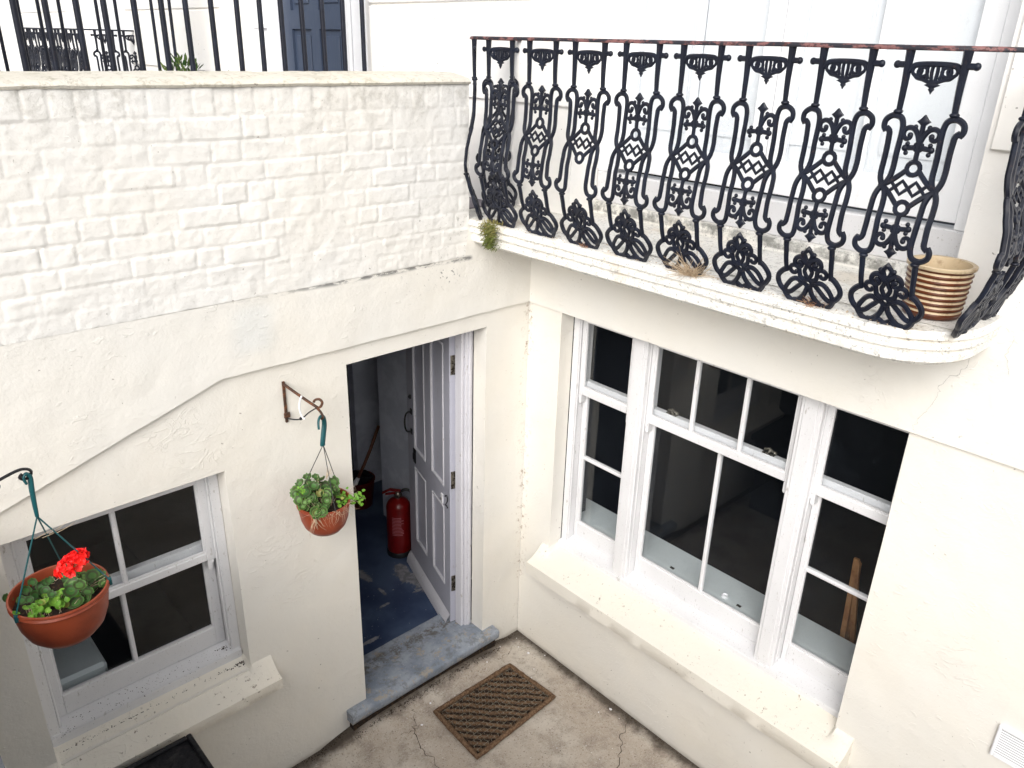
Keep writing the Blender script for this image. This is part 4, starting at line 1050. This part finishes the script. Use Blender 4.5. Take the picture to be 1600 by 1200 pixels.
k = MB(); P = cr([(-2.470, -.406, 2.195), (-2.474, -.405, 2.217), (-2.464, -.402, 2.226), (-2.457, -.402, 2.21), (-2.460, -.403, 2.17), (-2.462, -.402, 2.12), (-2.463, -.402, 2.075)], 5)
k.ring_tube(P, [.006+.004*math.sin(i/len(P)*3) for i in range(len(P))], 8, flat=.6); k.build('hook', M['green_plastic'], HG, smooth=True, origin=oc)
k = MB(); st_ = MB()
S0 = Vector((c2.x+.075, c2.y-.035, c2.z+.14))
for i in range(20):
    p_ = S0+Vector((rnd.uniform(-.06, .055), rnd.gauss(-.0, .03), rnd.uniform(.01, .075)))
    leaf_disc(k, p_, (rnd.uniform(-.5, .3), -.5+rnd.uniform(-.3, .3), 1), rnd.uniform(.014, .026), .3)
    strand(st_, S0-Vector((.01, 0, .02)), p_-S0+Vector((0, 0, .02)), (p_-S0).length, .0014, .05, 3)
for i in range(20):
    p_ = Vector((c2.x-.035, c2.y+.03, c2.z+.15))+Vector((rnd.gauss(0, .045), rnd.gauss(0, .03), rnd.uniform(0, .05)))
    leaf_disc(k, p_, (rnd.uniform(-.6, .6), -.6, .8), rnd.uniform(.010, .019), .3, 7, 0)
k.build('geranium_leaves', M['leaf'], HG, smooth=True, origin=oc, fix=False)
k = MB()
for i in range(40):
    p_ = Vector((c2.x-.055, c2.y-.055, c2.z+.15))+Vector((rnd.gauss(0, .034), rnd.gauss(0, .026), rnd.uniform(0, .045)))
    leaf_disc(k, p_, (rnd.uniform(-.6, .6), -.4+rnd.uniform(-.5, .5), 1), rnd.uniform(.008, .017), .3, 0)
    strand(st_, p_-Vector((0, 0, .03)), (0, 0, 1), .03, .001, .1, 2)
for i in range(10):
    p_ = Vector((c2.x+.015, c2.y-.06, c2.z+.15))+Vector((rnd.gauss(0, .014), rnd.gauss(0, .012), rnd.uniform(0, .03))); leaf_disc(k, p_, (rnd.uniform(-1, 1), -.5, 1), rnd.uniform(.007, .012), .2, 0)
k.build('seedling_leaves', M['leafy'], HG, smooth=True, origin=oc, fix=False)
fc = Vector((c2.x+.048, c2.y-.03, c2.z+.265)); k = MB()
for i in range(150):
    v_ = Vector((rnd.gauss(0, 1), rnd.gauss(0, 1), rnd.gauss(.35, 1))).normalized(); 
    if v_.z < -.45: continue
    p_ = fc+Vector((v_.x*.047, v_.y*.030, v_.z*.026+.016*v_.x)); leaf_disc(k, p_, v_+Vector((rnd.uniform(-.7, .7), rnd.uniform(-.7, .7), rnd.uniform(-.5, .5))), rnd.uniform(.008, .0135), rnd.uniform(.1, .7), 5)
k.build('flower_head', M['red'], HG, smooth=True, origin=oc, fix=False)
k = MB(); k.ring_tube(cr([(c2.x+.07, c2.y-.02, c2.z+.14), (c2.x+.065, c2.y-.02, c2.z+.2), (fc.x, fc.y, fc.z)], 4), .002, 6); k.build('flower_stalk', M['leafy'], HG, smooth=True, origin=oc)
for i in range(4):
    k = MB(); strand(k, (c2.x-.03+.02*i, c2.y, c2.z+.375+rnd.uniform(-.004, .004)), (1, 0, .15+rnd.uniform(-.2, .2)), .06, .0011, .25); k.build('straw', M['twig'], HG, origin=oc)
for i in range(7): strand(st_, (S0.x, S0.y, S0.z+.02), (1, 0, .15+rnd.uniform(-.3, .3)), rnd.uniform(.05, .09), .0011, .25)
for i in range(30):
    a_ = rnd.uniform(0, 6.28); r_ = .11*math.sqrt(rnd.random()); strand(st_, (c2.x+r_*math.cos(a_), c2.y+r_*math.sin(a_), c2.z+.15), (rnd.uniform(-1, 1), rnd.uniform(-1, 1), .15), rnd.uniform(.01, .03), .0012, .3, 3)
st_.build('dry_stems', M['twig'], HG, smooth=True, origin=oc)

# ------------------------------------------------------------------ striped pot on the balcony
PC = (-.19, -2.02, 2.686)
SP = thing('striped_pot', 'brown and cream ribbed ceramic pot standing at the end of the balcony', 'plant pot', PC)
k = MB(); H_ = .168; nr_ = 8; prev = None; R0, R1 = .083, .094
prof = []; mats_at = []
for i in range(nr_):
    z0 = .012+i*(H_-.03)/nr_; hh = (H_-.03)/nr_
    for j in range(5):
        t = j/4; rz_ = R0+(R1-R0)*((z0+hh*.6*t)/H_); prof.append((rz_+.003*math.sin(math.pi*t)+.001, z0+hh*.5*t)); mats_at.append(0)
    for j in range(1, 4):
        t = j/4; rz_ = R0+(R1-R0)*((z0+hh*(.5+.5*t))/H_); prof.append((rz_-.001, z0+hh*(.5+.5*t))); mats_at.append(1)
full = [(.072, 0), (R0, .004)]+prof+[(R1+.001, H_-.016), (R1+.006, H_-.012), (R1+.007, H_-.003), (R1+.002, H_), (R1-.008, H_-.002), (R1-.012, H_-.03), (R0-.006, .02), (.0001, .018)]
mt = [0, 0]+mats_at+[0, 0, 1, 1, 1, 1, 1, 1]
rings = []; n_ = 48
for r_, z_ in full: rings.append([k.vert((PC[0]+r_*math.cos(q*2*math.pi/n_), PC[1]+r_*math.sin(q*2*math.pi/n_), PC[2]+z_)) for q in range(n_)])
for i in range(len(rings)-1):
    k.cur = mt[i+1] if mt[i] != mt[i+1] else mt[i]
    for q in range(n_): k.face([rings[i][q], rings[i][(q+1) % n_], rings[i+1][(q+1) % n_], rings[i+1][q]])
k.cur = 0; k.face(rings[0][::-1]); k.build('pot_body', [M['potbrown'], M['potcream']], SP, smooth=True, ang=60, origin=PC)
k = MB(); soil(k, (PC[0], PC[1], PC[2]+.030), .082, .006)
k.build('soil', M['potcream'], SP, smooth=True, origin=PC)
k = MB()
for i in range(7): strand(k, (PC[0]+rnd.uniform(-.03, .06), PC[1]+rnd.uniform(-.05, .05), PC[2]+.05), (rnd.uniform(-.3, .8), rnd.uniform(-.6, .6), .6), .12, .0011, .12)
k.build('dead_stalks', M['twig'], SP, origin=PC)

# weeds on the slab edge --------------------------------------------------
k = MB()
for i in range(1300):
    t = rnd.random(); p_ = Vector((-.438-.018*rnd.random(), -.185+rnd.gauss(0, .027)*(1-.3*t), 2.690-.115*t))
    blade(k, p_, (-.9, rnd.uniform(-.7, .7), rnd.uniform(-.6, .9)), rnd.uniform(.010, .024), .0035, .3, min(1, max(0, rnd.gauss(.55-.5*t, .25))), 2)
for i in range(160):
    p_ = Vector((-.40+rnd.gauss(0, .02), -.17+rnd.gauss(0, .03), 2.682)); blade(k, p_, (rnd.uniform(-1, .4), rnd.uniform(-1, 1), 1), rnd.uniform(.015, .035), .003, .3, rnd.uniform(.5, 1), 2)
tag(k.build('moss_clump', M['moss'], None, fix=False, origin=(-.44, -.18, 2.68)), 'green and yellow clump of moss hanging over the left end of the balcony edge', 'moss')
for (x, y, n_, L_, lab, mt_, g_) in ((-.415, -1.262, 170, .125, 'large pale tuft of dry grass at the foot of the fifth balcony panel', 'twig', 1), (-.395, -1.735, 70, .05, 'small reddish tuft of dry grass at the foot of the seventh balcony panel', 'rusttwig', 1), (-.40, -.72, 40, .03, 'tiny brown tuft of dead weed at the foot of the third balcony panel', 'rusttwig', 1)):
    if 'rusttwig' not in M: M['rusttwig'] = simple('reddish_dry_stem', (.28, .13, .075), .8, 0, ((.42, .27, .16), 80, .4, .6))
    k = MB()
    for i in range(n_):
        a_ = rnd.uniform(0, 6.28); strand(k, (x+rnd.gauss(0, .012), y+rnd.gauss(0, .014), 2.682), (math.cos(a_)-.4, math.sin(a_), rnd.uniform(.1, 1.1)), rnd.uniform(.4, 1)*L_, .0009, .22, 5)
    tag(k.build('dry_grass_tuft', M[mt_], None, origin=(x, y, 2.68)), lab, 'dry grass', 'weeds along the balcony edge')
# shrubs beyond the parapet
for (x, y, z, s_, lab) in ((-.80, 2.25, 2.67, .60, 'small green leafy shrub just showing over the parapet between the railings'), (-.52, 2.35, 2.67, .50, 'smaller yellow green shrub to the right of the other plant beyond the parapet'), ):
    T_ = thing('potted_shrub', lab, 'plant', (x, y, z), 'shrubs beyond the parapet')
    k = MB(); k.lathe([(.07, 0), (.085, .02), (.11, .2), (.12, .205), (.12, .225), (.1, .225), (.09, .15), (.0001, .14)], (x, y, z), 28); k.build('pot', M['terracotta'], T_, origin=(x, y, z), smooth=True, ang=50)
    k = MB(); 
    for i in range(9): strand(k, (x, y, z+.15), (rnd.uniform(-.5, .5), rnd.uniform(-.5, .5), 1.3), s_*.7, .005, .12, 5)
    k.build('stem', M['twig'], T_, origin=(x, y, z))
    k = MB()
    for i in range(800):
        v_ = Vector((rnd.gauss(0, 1), rnd.gauss(0, 1), rnd.gauss(0, 1))).normalized()*rnd.random()**.4
        p_ = Vector((x+v_.x*.13, y+v_.y*.13, z+s_*.72+v_.z*s_*.36)); blade(k, p_, (v_.x*.7+rnd.uniform(-.4, .4), v_.y*.7, .8), rnd.uniform(.03, .06), .012, .1, rnd.random()*(.5 if s_ > .55 else 1), 3)
    k.build('foliage', M['bush'], T_, origin=(x, y, z), fix=False)

# ------------------------------------------------------------------ fire extinguisher, bucket, broom
EC = (-.178, 1.03, .126)
EX = thing('fire_extinguisher', 'red fire extinguisher standing on the corridor floor by the open door', 'fire extinguisher', EC)
k = MB(); k.lathe([(.078, .03), (.082, .035), (.083, .06), (.083, .375), (.080, .395), (.068, .418), (.048, .435), (.026, .445), (.022, .452), (.022, .462), (.0001, .462)], EC, 36); k.build('cylinder', M['extred'], EX, smooth=True, ang=50, origin=EC)
k = MB(); k.lathe([(.080, .0), (.087, .004), (.087, .038), (.0835, .042), (.0001, .042)], EC, 36); k.build('base_ring', M['black'], EX, smooth=True, ang=50, origin=EC)
k = MB(); k.lathe([(.024, .450), (.028, .455), (.028, .475), (.018, .482), (.016, .50), (.0001, .50)], EC, 20); k.build('valve', M['steel'], EX, smooth=True, ang=50, origin=EC)
k = MB()
def leverbox(k, p0, p1, wd, th):
    p0, p1 = Vector(p0), Vector(p1); t = (p1-p0).normalized(); s_ = t.cross(Vector((0, 0, 1))).normalized()*wd; n_ = s_.cross(t).normalized()*th
    I_ = [k.vert(q+a_*s_+b_*n_) for q in (p0, p1) for a_ in (-1, 1) for b_ in (-1, 1)]
    for q in ((0, 1, 3, 2), (4, 6, 7, 5), (0, 4, 5, 1), (2, 3, 7, 6), (0, 2, 6, 4), (1, 5, 7, 3)): k.face([I_[i] for i in q])
E0 = Vector(EC); sdv = Vector((-.73, .68, 0)) 
leverbox(k, E0+Vector((0, 0, .500))-sdv*.02, E0+Vector((0, 0, .508))+sdv*.055, .011, .005); leverbox(k, E0+Vector((0, 0, .508))+sdv*.055, E0+Vector((0, 0, .480))+sdv*.105, .011, .004)
leverbox(k, E0+Vector((0, 0, .488))-sdv*.01, E0+Vector((0, 0, .470))+sdv*.085, .009, .004)
k.build('handle', M['extred'], EX, origin=EC)
k = MB(); P = [E0+Vector((0, 0, .488))-sdv*.015, E0+Vector((0, 0, .508))-sdv*.045, E0+Vector((0, 0, .500))-sdv*.085, E0+Vector((0, 0, .455))-sdv*.100, E0+Vector((0, 0, .38))-sdv*.098, E0+Vector((0, 0, .22))-sdv*.094, E0+Vector((0, 0, .14))-sdv*.094]
k.ring_tube(cr(P, 5), .0105, 10); k.build('hose', M['black'], EX, smooth=True, origin=EC)
k = MB()
vd = Vector((-.62, -.78, 0)).normalized(); a0 = math.atan2(vd.y, vd.x)
for i in range(13):
    z = .19+i*.0115; w_ = rnd.uniform(.45, .62)
    k.grid(10, 1, lambda u, v: (E0.x+.0836*math.cos(a0-w_+u*2*w_*rnd_w[i]), E0.y+.0836*math.sin(a0-w_+u*2*w_*rnd_w[i]), E0.z+z+.003*v)) if False else None
    f_ = rnd.uniform(.75, 1)
    k.grid(10, 1, lambda u, v, z=z, f_=f_: (E0.x+.0838*math.cos(a0-.5+u*f_), E0.y+.0838*math.sin(a0-.5+u*f_), E0.z+z+.0035*v))
k.build('printed_label', M['label'], EX, origin=EC, fix=False)
BC = (-.045, 1.74, .126)
BU = thing('bucket', 'dark red bucket in the gloom at the back of the corridor', 'bucket', BC)
k = MB(); k.lathe([(.085, 0), (.09, .005), (.115, .22), (.12, .225), (.12, .235), (.112, .235), (.086, .02), (.0001, .015)], BC, 32); k.build('bucket_body', M['bucketred'], BU, smooth=True, ang=50, origin=BC)
k = MB()
k.ring_tube([(BC[0]+.118*math.cos(t), BC[1]+.03+.02*math.sin(t), BC[2]+.20-.06*math.sin(t)) for t in [math.pi*i/12 for i in range(13)]], .004, 6); k.build('bucket_handle', M['black'], BU, origin=BC)
k = MB(); soil(k, (BC[0], BC[1], BC[2]+.24), .108, .02); k.build('bin_liner', M['blackrough'], BU, smooth=True, origin=BC)
BO = thing('broom', 'brown wooden broom handle leaning out of the red bucket', 'broom', (BC[0]-.03, BC[1], BC[2]+.25))
oo = (BC[0]-.03, BC[1], BC[2]+.25)
k = MB(); k.ring_tube([(-.095, 1.68, .40), (-.03, 1.68, .50), (.03, 1.68, .61), (.11, 1.68, .78)], .012, 10); k.build('handle', M['broomwood'], BO, smooth=True, origin=oo)
k = MB(); k.ring_tube([(-.135, 1.68, .345), (-.115, 1.68, .37), (-.09, 1.68, .405)], [.022, .02, .014], 10); k.build('ferrule', M['white_plastic'], BO, smooth=True, origin=oo)

# easel legs inside the wide window
T_ = thing('wooden_easel', 'brown wooden legs leaning inside the right hand pane of the wide window', 'easel', (.5, -1.8, .03))
for (p0, p1) in (((.50, -1.745, 1.27), (.50, -1.80, .05)), ((.50, -1.750, 1.26), (.56, -1.90, .05)), ((.505, -1.755, 1.25), (.64, -1.78, .05))):
    k = MB(); a_, b_ = Vector(p0), Vector(p1); t = (b_-a_).normalized(); s_ = t.cross(Vector((1, 0, 0))).normalized()*.012; n_ = s_.cross(t).normalized()*.008
    I_ = [k.vert(q+c_*s_+d_*n_) for q in (a_, b_) for c_ in (-1, 1) for d_ in (-1, 1)]
    for q in ((0, 1, 3, 2), (4, 6, 7, 5), (0, 4, 5, 1), (2, 3, 7, 6), (0, 2, 6, 4), (1, 5, 7, 3)): k.face([I_[i] for i in q])
    k.build('leg', M['pine'], T_, origin=(.5, -1.8, .03))
# pale cabinet inside the small window
k = MB(); k.box(-2.75, -2.27, .21, .50, .05, .86, .012); k.box(-2.76, -2.255, .205, .515, .86, .96, .015)
tag(k.build('pale_cabinet', M['innerwood'], None, origin=(-2.5, .35, .05)), 'pale grey green worktop unit seen behind the small window', 'cabinet')

# ------------------------------------------------------------------ black bin, doormat
BX = thing('storage_bin', 'black storage bin with raised rim lid under the small window', 'bin', (-2.35, -.32, 0)); ob_ = (-2.35, -.32, 0)
k = MB(); k.box(-2.62, -2.095, -.53, -.165, .0, .66, .012); k.build('body', M['black'], BX, origin=ob_)
k = MB(); k.box(-2.65, -2.07, -.56, -.14, .655, .685, .006)
for q in ((-2.65, -2.628, -.56, -.14), (-2.092, -2.07, -.56, -.14), (-2.628, -2.092, -.162, -.14), (-2.628, -2.092, -.56, -.538)): k.box(q[0], q[1], q[2], q[3], .684, .702, .005)
k.grid(40, 30, lambda u, v: (-2.628+.536*u, -.538+.376*v, .687+.005*nz(u*3, v*2, 0, 5)+.003*nz(u*3, v*2, 3, 14)))
k.build('lid', M['blackrough'], BX, origin=ob_)

MT = thing('doormat', 'brown coir and wire mesh doormat lying on the concrete before the step', 'doormat', (-.53, -.385, .010)); om = (-.53, -.385, .0)
MC = [Vector((-.815, -.205, 0)), Vector((-.262, -.215, 0)), Vector((-.240, -.560, 0)), Vector((-.835, -.590, 0))]
def mq(u, v): return (MC[0]*(1-u)+MC[1]*u)*(1-v)+(MC[3]*(1-u)+MC[2]*u)*v
k = MB()
per = [mq(t, 0) for t in [i/22 for i in range(22)]]+[mq(1, i/14) for i in range(14)]+[mq(1-i/22, 1) for i in range(22)]+[mq(0, 1-i/14) for i in range(14)]
per = [p_+Vector((.003*nz(p_.x, p_.y, 0, 14), .003*nz(p_.x, p_.y, 3, 14), .016)) for p_ in per]
k.ring_tube(per, [.0135+.004*nz(p_.x, p_.y, 7, 45) for p_ in per], 10, True, up=(0, 0, 1), flat=1.0)
for i in range(900):
    q_ = per[rnd.randrange(len(per))]+Vector((rnd.gauss(0, .012), rnd.gauss(0, .012), rnd.uniform(-.006, .010)))
    blade(k, q_, (rnd.uniform(-1, 1), rnd.uniform(-1, 1), rnd.uniform(-.2, .9)), rnd.uniform(.006, .014), .0014, .2, None, 1)
k.col = [(0, 0)]*len(k.v)
k.build('border', M['coir'], MT, smooth=True, origin=om)
k = MB(); k.grid(2, 2, lambda u, v: tuple(mq(u, v)+Vector((0, 0, .004)))); k.build('backing', M['coirdark'], MT, origin=om, fix=False)
# diagonal wavy coir ribs clipped to the mat
def inside(p_, m_=.02):
    for i in range(4):
        a_, b_ = MC[i], MC[(i+1) % 4]; e = b_-a_; 
        if (e.x*(p_.y-a_.y)-e.y*(p_.x-a_.x))/e.length > -m_: return False
    return True
k = MB(); dv = Vector((.70, -.71, 0)); nv_ = Vector((.71, .70, 0)); ctr = (MC[0]+MC[1]+MC[2]+MC[3])/4
for i in range(-10, 11):
    run = []
    for j in range(-36, 37):
        p_ = ctr+nv_*(i*.043+.004*math.sin(j*.35+i))+dv*(j*.0115)
        if inside(p_, .014): run.append(p_+Vector((0, 0, .011+.002*math.sin(j*.9))))
        else:
            if len(run) > 2: k.ring_tube(run, .0105, 8, up=(0, 0, 1), flat=.8)
            run = []
    if len(run) > 2: k.ring_tube(run, .0105, 8, up=(0, 0, 1), flat=.8)
k.build('coir_rib', M['coir'], MT, smooth=True, origin=om)
k = MB()
for i in range(1, 24):
    u = i/24; k.ring_tube([mq(u+.006*(-1)**j, j/24)+Vector((0, 0, .0225+.0015*(-1)**j)) for j in range(1, 24)], .0011, 4)
for i in range(1, 13):
    v_ = i/13; k.ring_tube([mq(j/30, v_)+Vector((0, 0, .0225)) for j in range(1, 30)], .0011, 4)
k.build('wire_mesh', M['wire'], MT, origin=om)

# ------------------------------------------------------------------ crumbs and chips
def flake(mb, p, s_, up=(0, 0, 1)):
    if p[2] < .0015: p = (p[0], p[1], p[2]+gz(p[0], p[1]))
    up = Vector(up); a_ = up.orthogonal().normalized(); a_.rotate(Matrix.Rotation(rnd.uniform(0, 6.28), 3, up)); b_ = up.cross(a_); P = Vector(p); n = rnd.randint(4, 6)
    t_ = [mb.vert(P+up*s_*.35*rnd.uniform(.4, 1)+(a_*math.cos(i*6.28/n)+b_*math.sin(i*6.28/n))*s_*rnd.uniform(.4, 1)) for i in range(n)]
    q_ = [mb.vert(Vector(mb.v[i])-up*s_*.4) for i in t_]; mb.face(t_)
    for i in range(n): mb.face([t_[i], q_[i], q_[(i+1) % n], t_[(i+1) % n]])
k = MB()
for i in range(90): flake(k, (rnd.uniform(-1.6, -.05), rnd.uniform(-1.4, -.05), .001), rnd.uniform(.0012, .0035))
for (x, y, s_) in ((-.09, -.20, .012), (-.10, -.12, .006), (-.05, -.83, .012), (-.20, -.06, .006), (-.35, -.11, .006), (-.80, -.14, .008), (-.92, -.22, .008), (-.70, -.19, .009), (-.03, -.28, .006), (-.12, -.8, .007), (-.16, -.32, .006), (-.22, -.36, .007)): flake(k, (x, y, .001), s_)
tag(k.build('paint_chips', M['white_plastic'], None, fix=False), 'white paint chips scattered on the concrete floor', 'debris', kind='stuff')
k = MB()
for i in range(900):
    x = rnd.uniform(-1.7, 0); y = -.058-abs(rnd.gauss(0, .016)); 
    if x < -1.25 or x > -.21: y += .055
    flake(k, (x, y, .001), rnd.uniform(.001, .0045))
for i in range(260): flake(k, (-abs(rnd.gauss(0, .014))-.006, rnd.uniform(-1.6, 0), .001), rnd.uniform(.0012, .004))
for i in range(170): flake(k, (rnd.uniform(-1.7, -.05), rnd.uniform(-1.5, -.05), .001), rnd.uniform(.0012, .003))
tag(k.build('dirt_crumbs', M['soil'], None, fix=False), 'dark soil crumbs gathered along the foot of the walls', 'debris', kind='stuff')
k = MB()
for i in range(210):
    x = rnd.uniform(-2.52, -1.74); t = rnd.random(); y = .052-.12*t*t if rnd.random() < .6 else .045; z = .665+(.765-.665)*(y+.085)/.145
    flake(k, (x, y, z+.001), rnd.uniform(.001, .0035), (0, -.5, .8))
for i in range(60): a_ = abs(rnd.gauss(0, .035)); y = .05-abs(rnd.gauss(0, .03)); flake(k, (-1.735-a_, y, .666+.1*(y+.085)/.145), rnd.uniform(.002, .005), (0, -.5, .8))
for i in range(120): x = rnd.uniform(-2.5, -1.76); t = rnd.random(); flake(k, (x, .06+.075*t, .812+.0188*t), rnd.uniform(.001, .003))
for i in range(25): flake(k, (-1.78-abs(rnd.gauss(0, .02)), .13-abs(rnd.gauss(0, .015)), .826), rnd.uniform(.002, .005))
tag(k.build('sill_debris', M['soil'], None, fix=False), 'dark specks of dirt lying on the sill of the small window', 'debris', kind='stuff')
k = MB()
for i in range(55):
    y = -rnd.uniform(.26, 1.97); x = .05-.16*rnd.random()**.8; flake(k, (x, y, .674+(.738-.674)*(x+.12)/.18+.001), rnd.uniform(.0008, .0022))
for (y0, x0) in ((-.33, .0), (-.36, -.02), (-.62, .045), (-1.9, .02), (-1.93, -.01)):
    for i in range(10): y = y0+rnd.gauss(0, .02); x = min(.055, x0+rnd.gauss(0, .012)); flake(k, (x, y, .674+(.738-.674)*(x+.12)/.18+.001), rnd.uniform(.001, .003))
tag(k.build('sill_debris', M['soil'], None, fix=False), 'dark specks of dirt lying on the long sill of the wide window', 'debris', kind='stuff')
k = MB()
for i in range(420):
    if rnd.random() < .5: x, y = -.39+rnd.gauss(0, .018), -rnd.uniform(.05, 2.05)
    else: x, y = rnd.uniform(-.42, .16), -rnd.uniform(0, 2.05)
    flake(k, (x, y, 2.684), rnd.uniform(.0012, .0045))
tag(k.build('balcony_debris', M['twig'], None, fix=False), 'dry leaf crumbs lying on the balcony floor', 'debris', kind='stuff')
